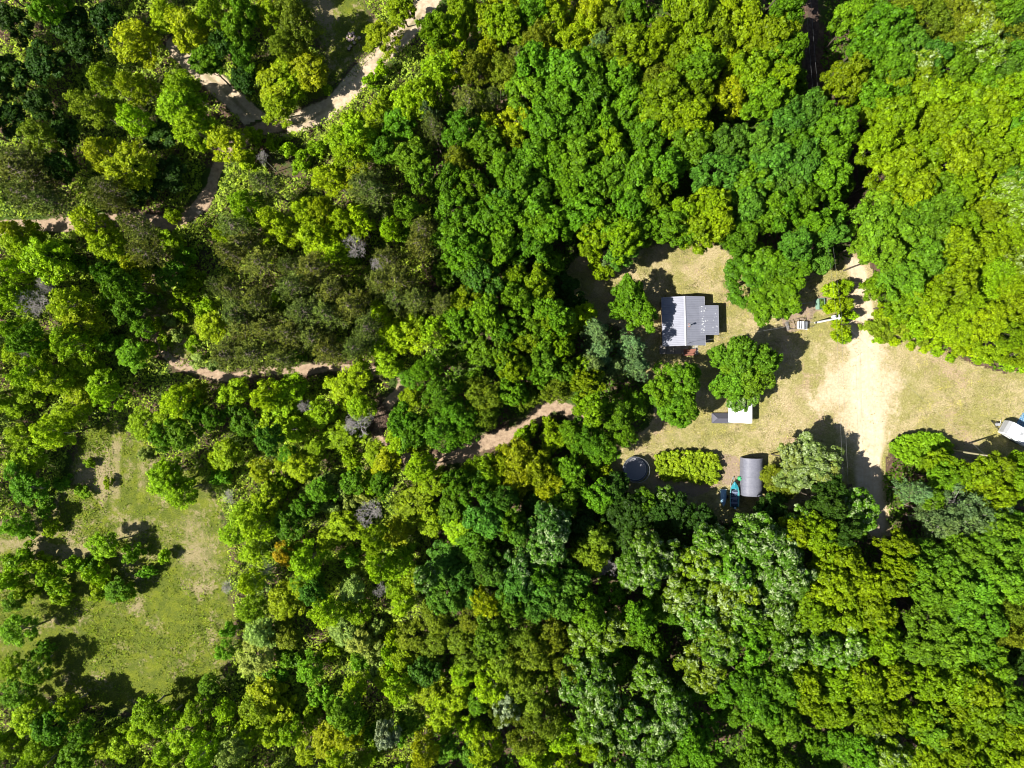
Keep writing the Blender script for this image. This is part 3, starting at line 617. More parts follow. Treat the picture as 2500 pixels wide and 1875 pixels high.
add('silver', 'gr', '1850,1325,56 1910,1350,56 1870,1400,52 1960,1265,40,12 2060,1228,42,11 2100,1260,42,11 2080,1285,36,10 1890,1425,52 1950,1430,54 1900,1500,58 1925,1580,54 2010,1575,54 2078,1572,54')
add('maple', 'yg', '1985,1300,50 2040,1335,50 2078,1372,52 2030,1420,54 2098,1415,52 2165,1420,40 1985,1490,54 2060,1500,54 2135,1490,50 2152,1560,46 2045,1650,54 1962,1655,54 2108,1645,48 2155,1645,38 1962,1720,46 2035,1740,54 2108,1735,54 2165,1740,42 1930,1290,44 2185,1335,40 2192,1385,36')
add('maple', 'gr', '1892,1660,58 1910,1762,54 2042,1812,42,11 2100,1835,44 1970,1800,40,10 1900,1850,42 1850,1790,36,9')
add('silver', 'yg', '2170,1822,50')
add('maple', 'gr', '2295,1170,36,10 2270,1210,38,10')
add('maple', 'yg', '2305,1135,30,8 2342,1160,40,10 2400,1155,44,11 2450,1150,40,11 2440,1200,44,12 2490,1180,40,12 2490,1120,26,9 2380,1190,36,11 2265,1130,26,5')
add('plume', 'wp', '2250,1210,40,13 2290,1255,46,13')
add('thin', 'wp', '2345,1245,56,14 2390,1280,52,14 2310,1290,50,14 2430,1250,44,13')
add('maple', 'lg', '2350,1345,54 2290,1370,54 2420,1335,54 2480,1380,54 2240,1390,46 2490,1290,42 2260,1430,54 2330,1420,54 2400,1410,54 2470,1420,54 2260,1500,54 2330,1490,58 2400,1500,54 2250,1580,52 2310,1570,52 2380,1560,52 2460,1730,52 2280,1790,50 2450,1280,40')
add('maple', 'yg', '2250,1670,46 2310,1650,54 2370,1680,54 2320,1730,54 2390,1750,58 2340,1820,54 2410,1820,54 2480,1810,52 2250,1850,44 2300,1865,44 2380,1870,48 2460,1860,46 2440,1690,46 2250,1740,42')
add('maple', 'gr', '2430,1650,50 2400,1610,46')
add('oak', 'ol', '2470,1490,52 2490,1550,44 2440,1540,46')
add('maple', 'dk', '2490,1620,46,9 2450,1590,34,8')

for i_, e in enumerate(T):
    if e[0] < 1150 and e[1] > 840 and e[3] == 'maple' and e[4] == 'gr' and random.random() < .5: T[i_] = (e[0], e[1], e[2], 'birch', 'yg', e[5]); continue
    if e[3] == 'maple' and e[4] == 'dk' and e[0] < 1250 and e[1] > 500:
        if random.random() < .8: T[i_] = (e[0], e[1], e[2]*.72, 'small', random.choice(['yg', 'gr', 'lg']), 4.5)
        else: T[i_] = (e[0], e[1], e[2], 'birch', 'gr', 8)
MET = []      # world placement of every listed tree
GENH = {'maple': 15, 'silver': 15, 'birch': 13.5, 'oak': 13.5, 'pine': 15.5, 'plume': 14, 'thin': 12, 'small': 4, 'dead': 10}
def place(e):
    px, py, r, kind, c, h = e
    if h is None and px < 1180 and py > 840 and kind in ('birch', 'maple', 'oak') and random.random() < .85: h = GENH[kind]*random.uniform(.45, .68); r *= .9
    h = h or GENH[kind]*random.uniform(0.9, 1.1)
    zc = h*{'pine': .78, 'plume': .78, 'dead': .8, 'small': .65}.get(kind, .76)
    x, y = P(px, py, zc); R = r/PPM*(H-zc)/H
    return x, y, R, h
EXPL = [(*place(e), e) for e in T]
# fill the rest of the wood, past the frame too, so that its shade falls in
OPEN_PX = [(LAWN, 30), (MEADOW, 25), (GLADE, 10), (BRUSH, 10), (PATCH2, 10)]
OPEN = [([P(*p) for p in q], m/PPM) for q, m in OPEN_PX]
LINES = [([P(*p) for p in q], m/PPM) for q, m in ((ROAD, 42), (TRACK, 38), (TRAIL1, 34), (TRAIL2, 46), (LANE_N, 40), (LANE_S, 44))]
def is_open(x, y, extra=0):
    X = np.array([x]); Y = np.array([y])
    for q, m in OPEN:
        if inside(X, Y, q)[0] or seg_dist(X, Y, q, True)[0][0] < m*0.4+extra: return True
    for q, m in LINES:
        if seg_dist(X, Y, q, False)[0][0] < m+extra: return True
    return False
EX = np.array([(a[0], a[1], a[2]) for a in EXPL])
FILL = []
for i in range(9000):
    x = random.uniform(-93, 89); y = random.uniform(-72, 69)
    inframe = abs(x) < 84 and abs(y) < 62
    d = np.hypot(EX[:, 0]-x, EX[:, 1]-y); k = int(d.argmin())
    r = random.uniform(2.2, 2.9) if inframe else random.uniform(3.0, 4.2)
    if (d-EX[:, 2]*0.75 < r*(0.62 if inframe else 0.7)).any(): continue
    if inframe and x < -12: continue
    if any(math.hypot(x-f[0], y-f[1]) < (r+f[2])*0.8 for f in FILL): continue
    if is_open(x, y, r*0.8): continue
    kk = EXPL[k][4][3]; cc = EXPL[k][4][4]
    if kk in ('dead', 'thin', 'small'): kk, cc = 'birch', 'yg'
    if cc in ('wt', 'or', 'pl'): cc = 'yg'
    if inframe: kk, cc, h = ('birch' if kk in ('birch', 'pine') else 'maple'), 'gr' if x > -20 else random.choice(['gr', 'yg']), random.uniform(7, 10)
    else: h = GENH[kk]*random.uniform(0.9, 1.15)
    FILL.append((x, y, r, h, (1250+x*PPM*H/(H-h*.76), 937.5-y*PPM*H/(H-h*.76), r, kk, cc, h)))
ALL = EXPL+FILL

def kname(kind, c):
    if kind == 'maple': return 'understory_tree' if c == 'dk' else ('broadleaf_tree' if c in ('yg', 'lg') else 'maple_tree')  # bright crowns are the maple kind too, named apart by colour alone
    return NAME[kind]
NAME = {'maple': 'maple_tree', 'silver': 'silver_maple_tree', 'birch': 'birch_tree', 'oak': 'oak_tree', 'pine': 'pine_tree', 'plume': 'conifer_tree', 'thin': 'sparse_tree', 'small': 'bush', 'dead': 'dead_tree'}
GRP = {'maple': 'maples of the wood', 'silver': 'silvery-leaved maples of the wood', 'birch': 'birches of the wood', 'oak': 'oaks of the wood', 'pine': 'olive pines of the wood', 'plume': 'grey-green conifers', 'thin': 'sparse grey-branched trees', 'small': 'bushes in the openings', 'dead': 'bare dead trees'}
# ---- labels from look and place
LM = [((1670, 785), 'the grey metal-roofed cabin'), ((1815, 1010), 'the white canopy'), ((1550, 1142), 'the round trampoline'), ((1790, 1210), 'the teal boat'), ((2110, 930), 'the sandy driveway'),
      ((2040, 775), 'the pale utility pole'), ((2480, 1055), 'the white camper'), ((925, 40), 'the dirt road top'), ((700, 300), 'the dirt road bend'), ((80, 545), 'the western trail end'), ((500, 500), 'the trail bend'),
      ((78, 745), 'the bleached dead tree'), ((430, 800), 'the scrubby clearing'), ((780, 900), 'the bare footpath'), ((920, 1020), 'the brown brush pile'), ((1130, 1120), 'the leaf-littered floor'), ((1350, 1000), 'the pinkish path'),
      ((430, 1142), 'the white box stand'), ((330, 1530), 'the grassy meadow'), ((60, 60), 'the northwest corner'), ((2440, 60), 'the northeast corner'), ((60, 1820), 'the southwest corner'), ((2440, 1820), 'the southeast corner'),
      ((1980, 150), 'the brown lane spot'), ((2080, 430), 'the dark north lane'), ((2205, 1670), 'the pinkish lane spot'), ((1780, 180), 'the yellowish oaks'), ((1300, 200), 'the north hardwoods'), ((1480, 1388), 'the leafless grey branches'),
      ((680, 1358), 'the orange-tinged birch'), ((1232, 1740), 'the whitish southern tree'), ((942, 1788), 'the small whitish tree'), ((750, 740), 'the olive pine stand'), ((1100, 600), 'the dense west maples'), ((1700, 1600), 'the silvery southern maples'),
      ((2390, 1280), 'the grey-branched trees'), ((2262, 725), 'the whitish conifer'), ((900, 1600), 'the pale scrub strip'), ((1060, 1840), 'the southern wood edge'), ((1500, 60), 'the northern wood edge'), ((2350, 300), 'the bright northeast canopy'),
      ((1250, 1350), 'the bluish maples'), ((300, 250), 'the golden northwest birches'), ((2330, 1560), 'the southeast canopy'), ((1650, 400), 'the maples above the yard'), ((830, 1200), 'the pale scrub gap')]
DIRS = ['east', 'northeast', 'north', 'northwest', 'west', 'southwest', 'south', 'southeast']
ORD = ['first', 'second', 'third', 'fourth', 'fifth', 'sixth', 'seventh', 'eighth', 'ninth', 'tenth', 'eleventh', 'twelfth']
KW = {'maple': 'maple', 'silver': 'silvery maple', 'birch': 'birch', 'oak': 'oak', 'pine': 'pine', 'plume': 'conifer', 'thin': 'sparse tree', 'small': 'bush', 'dead': 'bare dead tree'}
def relation(px, py):
    best = min(range(len(LM)), key=lambda i: math.hypot(px-LM[i][0][0], py-LM[i][0][1])); (lx, ly), nm = LM[best]
    d = math.hypot(px-lx, py-ly); a = math.atan2(-(py-ly), px-lx)
    return nm, (DIRS[int(round(a/(math.pi/4))) % 8] if d > 18 else 'beside'), d
bins = {}
INFO = []
for i, a in enumerate(ALL):
    px, py, r, kind, c, h = a[4]; rr = a[2]
    size = 'broad' if rr > 3.55 else ('small' if rr < 2.4 else 'mid-sized')
    nm, dr, d = relation(px, py); key = (size, kind, c, nm, dr); bins.setdefault(key, []).append((d, i)); INFO.append(key)
LABEL = {}
for key, lst in bins.items():
    size, kind, c, nm, dr = key; lst.sort()
    look = ('%s %s %s' % (size, CW[c], {'understory_tree': 'low tree', 'broadleaf_tree': 'hardwood'}.get(kname(kind, c), KW[kind]))) if c in CW else '%s grey %s' % (size, KW[kind])
    where = 'beside '+nm if dr == 'beside' else '%s of %s' % (dr, nm)
    for j, (d, i) in enumerate(lst):
        LABEL[i] = look+' '+where+('' if len(lst) == 1 else ', %s out' % ORD[min(j, 11)])

DEADM = [dead() for _ in range(3)]; DEADM = [d.mesh('dead_branches', BARKD) for d in DEADM]
for i, (x, y, R, h, e) in enumerate(ALL):
    kind, c = e[3], e[4]; rz = random.uniform(0, 6.283)
    if kind == 'dead':
        o = link('dead_tree', DEADM[i % 3]); o.location = (x, y, 0); o.rotation_euler = (0, 0, rz); s = R/3.4; o.scale = (s, s, h/11)
        tag(o, LABEL[i], 'dead tree', GRP[kind]); continue
    cm, tm, Rn, hn, zc = PROTO[kind][random.randrange(len(PROTO[kind]))]
    s = R/Rn*(0.8 if kind == 'small' else (0.96 if e[0] > 1250 and not (1380 < e[0] < 2150 and 590 < e[1] < 1210) else 0.9) if kind in ('maple', 'silver', 'birch', 'oak', 'thin') else 1.0); root = empty(kname(kind, c), (x, y, 0), rz, (s*random.uniform(.84, 1.18), s*random.uniform(.84, 1.18), h/hn))
    root.rotation_euler = (random.gauss(0, .05), random.gauss(0, .05), rz)
    tag(root, LABEL[i], 'bush' if kind == 'small' else 'tree', {'understory_tree': 'low dark trees in the gaps', 'broadleaf_tree': 'bright broadleaf trees of the wood'}.get(kname(kind, c), GRP[kind]))
    tr = link('trunk', tm, root); cr = link('crown', cm, root)
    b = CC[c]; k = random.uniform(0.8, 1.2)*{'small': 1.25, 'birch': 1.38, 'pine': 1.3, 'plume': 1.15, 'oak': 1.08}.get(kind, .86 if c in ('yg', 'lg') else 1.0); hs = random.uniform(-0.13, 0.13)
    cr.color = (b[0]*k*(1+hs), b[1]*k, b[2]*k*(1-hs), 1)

# ---- undergrowth: leaves near the ground, everywhere the floor is not kept open
def scatter(n, bounds, fn, zr, L, W, seed, mat, name, col, kind='stuff', mx=0.5):
    r = np.random.default_rng(seed); x0, x1, y0, y1 = bounds
    X = r.uniform(x0, x1, n); Y = r.uniform(y0, y1, n); keep = r.random(n) < fn(X, Y); X = X[keep]; Y = Y[keep]; n = len(X)
    hh = np.clip(0.45+0.45*hnoise(X, Y, 1.1, seed+1)+0.35*hnoise(X, Y, 3.2, seed+7), 0, 1); Z = zr[0]+(zr[1]-zr[0])*hh*r.random(n)**0.5
    nr = unit(n)*mx+np.array([0, 0, 1.0]); nr /= np.linalg.norm(nr, axis=1, keepdims=True); s = r.uniform(.7, 1.35, n)
    tint = np.clip(0.5+0.45*hnoise(X, Y, 2.2, seed+2)+r.uniform(-.3, .3, n), 0, 1)
    V, t, p = leaf_quads(np.stack([X, Y, Z], 1), nr, L*s, W*s, tint)
    me = quads_mesh(name, [(V, t, p)], mat); o = link(name, me); o.color = (*col, 1); return tag(o, kind=kind)
def f_under(X, Y):
    p = np.clip(0.62+0.5*hnoise(X, Y, 0.45, 5), np.where(X < -12, 0.35, 0.08), 1)
    for q, m in OPEN: p = np.where(inside(X, Y, q), 0, p)
    for q, m in LINES[:]:
        d = seg_dist(X, Y, q, False)[0]; p = np.where(d < m*0.62+hnoise(X, Y, 1.5, 9)*0.5, 0, p)
    return p
scatter(170000, (-14, 92, -70, 70), f_under, (0.1, 1.9), 0.24, 0.15, 11, LEAF, 'undergrowth', (0.07, 0.15, 0.005))
scatter(520000, (-92, -14, -70, 70), f_under, (0.1, 2.6), 0.19, 0.10, 12, LEAF, 'undergrowth', (0.23, 0.33, 0.03), mx=0.8)
MTR = [([P(*p) for p in q], w_/PPM) for q, w_ in MEADOW_TRACKS]
MDRY = [[P(*p) for p in q] for q in MEADOW_DRY]
def f_mead(X, Y):
    p = np.zeros(X.shape)
    for q, m in (OPEN[1], OPEN[2], OPEN[3], OPEN[4]):
        p = np.where(inside(X, Y, q), np.clip(0.3+0.5*hnoise(X, Y, 0.5, 21)+.35*hnoise(X, Y, 2.0, 22), 0.04, 1), p)
    for L_, w_ in MTR: p = np.where(seg_dist(X, Y, L_, False)[0] < w_*.5, p*0.15, p)
    for q in MDRY: p = np.where(inside(X, Y, q), p*0.4, p)
    return p
scatter(330000, (-95, -20, -62, 68), f_mead, (0.03, 0.75), 0.14, 0.07, 31, LEAF, 'meadow_weeds', (0.14, 0.21, 0.01), mx=1.0)

def f_lawn(X, Y):
    p = np.where(inside(X, Y, OPEN[0][0]), np.clip(.35+.5*hnoise(X, Y, .7, 41)+.4*hnoise(X, Y, 2.5, 42), 0.05, 1), 0)
    for q in ([P(*p_) for p_ in DRIVE],): p = np.where(inside(X, Y, q), p*.12, p)
    return p
scatter(260000, (8, 90, -26, 26), f_lawn, (0.02, 0.14), 0.10, 0.05, 51, LEAF, 'lawn_tufts', (0.26, 0.25, 0.09), mx=0.9)
# bush rows: the berry patch and the low hedge
def bush_bed(name, px, zt, col, label, cat, n, matl=LEAF, gap=0.12):
    q = smooth_line([P(*p) for p in px], True, 3); A = np.array(q); C = []
    r = np.random.default_rng(len(label))
    while len(C) < n:
        x = r.uniform(A[:, 0].min(), A[:, 0].max()); y = r.uniform(A[:, 1].min(), A[:, 1].max())
        if inside(np.array([x]), np.array([y]), q)[0] and r.random() > gap: C.append((x, y, zt*r.uniform(0.45, 0.9)))
    C = np.array(C); o = Vector((A[:, 0].mean(), A[:, 1].mean(), 0)); C[:, 0] -= o.x; C[:, 1] -= o.y
    root = empty(name, o); tag(root, label, cat)
    me = quads_mesh('foliage', [clump_leaves(C, r.uniform(.22, .42, len(C)), 34, .17, .085)], matl); f = link('foliage', me, root); f.color = (*col, 1)
    m = MB()
    for c in C[::3]: m.tube((c[0], c[1], 0), (c[0]+r.uniform(-.2, .2), c[1]+r.uniform(-.2, .2), c[2]), 0.02, 0.01, 4)
    m.build('stem', BARK, root); return root
bush_bed('berry_patch', [(1600, 1106), (1640, 1100), (1700, 1101), (1745, 1108), (1754, 1130), (1750, 1162), (1735, 1178), (1690, 1176), (1655, 1172), (1615, 1168), (1598, 1140)], 1.7, (0.18, 0.27, 0.008), 'rectangular bed of bright yellow-green bushes between trampoline and tarp shelter', 'berry bushes', 430)
bush_bed('hedge', [(2162, 1085), (2190, 1065), (2240, 1055), (2285, 1060), (2308, 1085), (2308, 1115), (2290, 1135), (2240, 1150), (2215, 1130), (2170, 1110)], 2.3, (0.13, 0.26, 0.006), 'low rounded thicket of vivid green shoots east of the sandy driveway', 'thicket', 520)

# ------------------------------------------------------------------ the cabin
def roof_mat(name, col, streak=(0.5, 0.5, 0.52)):
    t = NT(name); v = t.objco(); n = t.noise(v, 0.9, 5, 0.6); n2 = t.noise(v, 7, 4, .7)
    c = t.mix(t.sstep(n, 0.4, 0.75), col, tuple(a*0.86 for a in col)); c = t.mix(t.math('MULTIPLY', t.sstep(n2, .62, .8), .35), c, streak)
    t.bsdf(c, 0.6, 0.1, 0.4, bump=n2, bstr=.05, bdist=.02); return t.m
M_METAL = roof_mat('grey_sheet_metal', (0.23, 0.24, 0.295)); M_METAL2 = roof_mat('worn_sheet_metal', (0.205, 0.215, 0.265))
M_CAP = mat_plain('light_flashing', (0.42, 0.42, 0.46), .4, .2); M_CHIP = mat_plain('bare_white_patch', (0.62, 0.64, 0.68), .6)
M_WALL = mat_plain('log_siding', (0.2, 0.14, 0.09), .8, scale=1.5); M_GLASS = mat_plain('window_glass', (0.03, 0.04, 0.05), .1, 0, .8)
M_WHITE = mat_plain('white_paint', (0.74, 0.75, 0.76), .5, var=.08); M_RED = mat_plain('red_brown_boards', (0.26, 0.11, 0.075), .75, scale=4)
M_GREYW = mat_plain('grey_boards', (0.24, 0.22, 0.2), .85, scale=3); M_DARKM = mat_plain('dark_steel', (0.04, 0.04, 0.045), .5, .5); M_CONC = mat_plain('concrete', (0.36, 0.35, 0.33), .9)
M_RUST = mat_plain('rusty_collar', (0.4, 0.2, 0.16), .7); M_GALV = mat_plain('galvanised', (0.45, 0.47, 0.5), .35, .7)

cab = empty('cabin', (29.28, 10.63, 0), math.radians(1.4)); tag(cab, 'small cabin with a ribbed grey metal roof and lower east lean-to', 'cabin')
hx, hy, ze, zr = 3.66, 4.13, 2.5, 3.75
def roof_side(x0, z0, x1, z1, y0, y1, mat, name, parent, pitch=0.3, th=0.05):
    """ribbed sheet sloping from (x0,z0) to (x1,z1)"""
    m = MB(); ys = np.arange(y0, y1-0.001, pitch); L = Vector((x1-x0, 0, z1-z0)).normalized(); N = Vector((-L.z, 0, L.x)); N = N if N.z > 0 else -N
    prof = []
    for y in ys: prof += [(y, 0), (y+pitch*.62, 0), (y+pitch*.74, .03), (y+pitch*.88, .03)]
    prof.append((y1, 0)); vs = []
    for x, z in ((x0, z0), (x1, z1)):
        for y, d in prof: vs.append((x+N.x*d, y, z+N.z*d))
    for x, z in ((x0, z0), (x1, z1)):
        for y, d in prof: vs.append((x-N.x*th, y, z-N.z*th))
    k = len(prof); fs = []
    for i in range(k-1):
        fs += [(i, i+1, k+i+1, k+i), (2*k+i, 3*k+i, 3*k+i+1, 2*k+i+1), (i, 2*k+i, 2*k+i+1, i+1), (k+i, k+i+1, 3*k+i+1, 3*k+i)]
    fs += [(0, k, 3*k, 2*k), (k-1, 3*k-1, 4*k-1, 2*k-1)]
    return m.add(vs, fs).build(name, mat, parent)
roof_side(-hx, ze, 0.03, zr, -hy, hy, M_METAL, 'roof_panel', cab)
roof_side(hx, ze, 0.0, zr, -hy, hy, M_METAL, 'roof_panel', cab)
m = MB(); m.add([(-.16, -hy-.02, zr+.0), (0, -hy-.02, zr+.09), (.16, -hy-.02, zr+.0), (-.16, hy+.02, zr+.0), (0, hy+.02, zr+.09), (.16, hy+.02, zr+.0)], [(0, 1, 4, 3), (1, 2, 5, 4), (0, 2, 1), (3, 4, 5), (0, 3, 5, 2)]); m.build('ridge_cap', M_CAP, cab)
m = MB()
for sx in (-1, 1): m.box((sx*(hx+.015), 0, ze-.03), (.03, 2*hy+.04, .14))
m.build('fascia', M_CAP, cab)
m = MB(); a, b = hx-.35, hy-.35
m.add([(-a, -b, 0), (a, -b, 0), (a, -b, 2.5), (0, -b, 3.6), (-a, -b, 2.5), (-a, b, 0), (a, b, 0), (a, b, 2.5), (0, b, 3.6), (-a, b, 2.5)], [(0, 1, 2, 3, 4), (6, 5, 9, 8, 7), (5, 0, 4, 9), (1, 6, 7, 2)]); m.build('wall', M_WALL, cab)
for (x, y, dx, dy) in ((-a, 1.5, .06, 1.0), (-a, -1.6, .06, 1.0), (-1.6, -b, 1.0, .06), (a, -2.9, .06, .9)):
    f = MB().box((x, y, 1.5), (dx+.04, dy+.04, 1.1)).build('window', M_WHITE, cab); MB().box((x, y, 1.5), (dx+.05 if dx < .1 else dx-.12, dy+.05 if dy < .1 else dy-.12, .95)).build('pane', M_GLASS, f)
d = MB().box((.9, -b, 1.05), (.9, .08, 2.05)).build('door', M_WHITE, cab); MB().box((1.25, -b-.06, 1.0), (.05, .06, .14)).build('handle', M_DARKM, d)
# lean-to
lx0, lx1, ly0, ly1 = 2.68, 6.02, -2.38, 2.64
roof_side(lx1, 2.42, lx0, 2.96, ly0, ly1, M_METAL2, 'roof_panel', cab)
MB().box(((lx1+hx-.35)/2-.1, (ly0+ly1)/2, 1.2), (lx1-hx+.15-.1, ly1-ly0-.3, 2.38)).build('wall', M_WALL, cab)
MB().box((lx1+.015, (ly0+ly1)/2, 2.38), (.03, ly1-ly0+.02, .13)).build('fascia', M_CAP, cab)
r = np.random.default_rng(5); m = MB(); sl_ = (2.42-2.96)/(lx1-lx0)
for i in range(46):
    if i < 34: x = lx0+.25+abs(r.normal(0, .38)); y = r.choice([ly0+.6, ly0+.9, -.2, .1, ly1-.5, ly1-.9])+r.normal(0, .45)
    else: x = lx1-r.uniform(.2, 1.1); y = r.uniform(ly0+.3, ly1-.2)
    y = min(max(y, ly0+.1), ly1-.1); n_ = 6; rad = r.uniform(.04, .15); z = 2.96+sl_*(x-lx0)+.042
    vs = [(x+rad*r.uniform(.5, 1.2)*math.cos(k*6.283/n_), y+rad*r.uniform(.4, 1)*math.sin(k*6.283/n_), z+sl_*rad*math.cos(k*6.283/n_)) for k in range(n_)]
    m.add(vs, [tuple(range(n_))])
m.build('flaked_patches', M_CHIP, cab).__setitem__('kind', 'stuff')
ch = MB().lathe((.62, -.72, 3.4), [(.24, 0), (.24, .12), (.13, .3), (.1, .32), (.1, 1.0), (.17, 1.02), (.17, 1.14), (.03, 1.2)], 14).build('chimney_pipe', M_GALV, cab, True)
MB().lathe((.62, -.72, 3.42), [(.34, 0), (.3, .16), (.22, .18)], 12).build('collar', M_RUST, ch)
MB().tube((.45, -3.75, 3.5), (.45, -3.75, 4.35), .035, n=6).build('service_mast', M_DARKM, cab)
m = MB()
for k in range(4): m.box((-3.1+k*1.28, -4.6-.001*k, .2), (1.2, 1.5, .1))
m.build('deck', M_GREYW, cab)
for k, (yy, w_) in enumerate(((-4.75, .3), (-5.1, .5), (-5.55, .34))): MB().box((1.5-.12*k, yy, .52-.14*k), (2.15, w_, .06)).build('step', M_RED, cab)
m = MB()
for sx in (.4, 2.55): m.box((sx, -5.1, .25), (.06, 1.3, .45))
m.build('stair_stringer', M_GREYW, cab)
MB().box((2.3, -4.75, .03), (1.5, 1.6, .06)).build('landing_slab', M_CONC, cab)
m = MB().box((4.3, -3.0, .2), (1.5, 1.1, .08))
for y in (-3.5,):
    m.box((4.3, y, .95), (1.5, .05, .05))
    for x in (3.6, 4.0, 4.4, 4.8, 5.0): m.box((x, y, .55), (.05, .04, .8))
m.build('side_porch', M_GREYW, cab)

# ------------------------------------------------------------------ canopy, tent, tarp shelter
M_CANV = mat_plain('white_canopy_cloth', (0.82, 0.83, 0.84), .6, var=.04); M_SIDE = mat_plain('grey_green_cloth', (0.36, 0.42, 0.4), .7)
def patch_from(pts_low, name, mat, parent, th=.03):
    m = MB(); n = len(pts_low); m.add(list(pts_low)+[(p[0], p[1], p[2]-th) for p in pts_low], [tuple(range(n)), tuple(range(2*n-1, n-1, -1))]+[(i, n+i, n+(i+1) % n, (i+1) % n) for i in range(n)])
    return m.build(name, mat, parent)
z = 2.35; X0, Y0 = P(1790.5, 1033, z); X1, Y1 = P(1836, 984, z); XL, _ = P(1778.5, 1033, 1.9)
cp = empty('canopy', ((X0+X1)/2, (Y0+Y1)/2, 0)); tag(cp, 'bright white flat canopy with a grey-green side flap, half under the yard tree', 'canopy')
cx, cy = (X0+X1)/2, (Y0+Y1)/2
nx, ny = 10, 10; m = MB(); vs = []; 
for j in range(ny+1):
    for i in range(nx+1):
        u, v_ = i/nx, j/ny; sag = -.1*math.sin(u*math.pi)*math.sin(v_*math.pi)+.1*u
        vs.append((X0-cx+(X1-X0)*u, Y0-cy+(Y1-Y0)*v_+(.05*math.sin(u*6) if j in (0, ny) else 0), z+sag-.05*u))
m.add(vs, [(j*(nx+1)+i, j*(nx+1)+i+1, (j+1)*(nx+1)+i+1, (j+1)*(nx+1)+i) for j in range(ny) for i in range(nx)]); m.build('roof_cloth', M_CANV, cp)
patch_from([(XL-cx, Y0-cy+.1, 1.75), (X0-cx, Y0-cy, z-.01), (X0-cx, Y1-cy, z-.01), (XL-cx, Y1-cy-.1, 1.75)], 'side_flap', M_SIDE, cp)
for sx in (XL-cx+.06, X0-cx+.05, X1-cx-.06):
    for sy in (Y0-cy+.12, Y1-cy-.12): MB().tube((sx, sy, 0), (sx, sy, 1.7 if sx < X0-cx-.1 else z-.06), .03).build('pole', M_GALV, cp)
m = MB()
for yy in (Y0-cy+.12, Y1-cy-.12): m.tube((X0-cx, yy, z-.09), (X1-cx, yy, z-.09), .025)
for xx in (X0-cx+.05, X1-cx-.06): m.tube((xx, Y0-cy, z-.09), (xx, Y1-cy, z-.09), .025)
m.build('rail', M_GALV, cp)

M_TARPD = mat_plain('dark_grey_tarp', (0.11, 0.11, 0.14), .7, scale=1.5)
X0, Y0 = P(1737, 1033, 0); X1, Y1 = P(1782, 1008.5, 0); tx, ty = (X0+X1)/2, (Y0+Y1)/2
tn = empty('tent', (tx, ty, 0)); tag(tn, 'low dark grey hipped tent pitched on the grass beside the white canopy', 'tent')
ax, ay = (X1-X0)/2, (Y1-Y0)/2; base = [(-ax, -ay, .5), (ax, -ay, .5), (ax, ay, .5), (-ax, ay, .5)]; rd = [(-ax+.75, .05, 1.35), (ax-.05, .05, 1.35)]
for f_ in ((base[0], base[1], rd[1], rd[0]), (base[2], base[3], rd[0], rd[1]), (base[3], base[0], rd[0]), (base[1], base[2], rd[1])): patch_from(f_, 'roof_panel', M_TARPD, tn, .02)
m = MB(); m.tube(rd[0], rd[1], .03); 
for b_ in base: m.tube(b_, rd[0] if b_[0] < 0 else rd[1], .022)
m.build('seam', M_DARKM, tn)
m = MB()
for i in range(4): p, q = base[i], base[(i+1) % 4]; m.add([(p[0], p[1], 0), (q[0], q[1], 0), q, p], [(0, 1, 2, 3)])
m.build('side_wall', M_TARPD, tn)

t = NT('silver_tarp'); v = t.objco(); wv = t.n('ShaderNodeTexWave'); wv.inputs['Scale'].default_value = 1.1; wv.inputs['Distortion'].default_value = 5; wv.inputs['Detail'].default_value = 3; t.l(v, wv.inputs['Vector'])
nn = t.noise(v, 2.5, 5, .7, 1.0); t.bsdf(t.ramp(nn, [(.3, (0.11, 0.115, 0.15)), (.7, (0.17, 0.175, 0.215))]), .55, 0, .3, bump=nn, bstr=.2, bdist=.1); M_TARP = t.m
SX, SY = P(1838.5, 1166, 2.2)
sh = empty('tarp_shelter', (SX, SY, 0), math.radians(-1.0)); tag(sh, 'long arched shelter covered in a wrinkled silver-grey tarp, beside the teal boat', 'shelter')
prof = [(-1.62, .2), (-1.58, 1.2), (-1.5, 2.05), (-.75, 2.5), (0.2, 2.68), (.95, 2.55), (1.65, 2.1), (2.05, 1.2), (2.12, .2)]
ys = np.linspace(-3.2, 3.25, 5)
for b_ in range(4):
    m = MB(); n_ = 12; vs = []
    for j in range(n_+1):
        y = ys[b_]+(ys[b_+1]-ys[b_])*j/n_; s_ = math.sin(math.pi*j/n_)*.035
        for k, (x, z_) in enumerate(prof): vs.append((x*(1-s_*.4)+r.normal(0, .012), y, z_-s_*(1 if z_ > 1.5 else .2)+r.normal(0, .012)))
    K = len(prof); m.add(vs, [(j*K+k, (j+1)*K+k, (j+1)*K+k+1, j*K+k+1) for j in range(n_) for k in range(K-1)]); m.build('tarp_panel', M_TARP, sh, True)
for y in ys:
    m = MB()
    for k in range(len(prof)-1): m.tube((prof[k][0], y, prof[k][1]+.0), (prof[k+1][0], y, prof[k+1][1]+.0), .025)
    m.build('hoop', M_TARP, sh)
patch_from([(p[0]*.97, 3.22, p[1]-.05) for p in prof], 'end_wall', M_TARPD, sh)

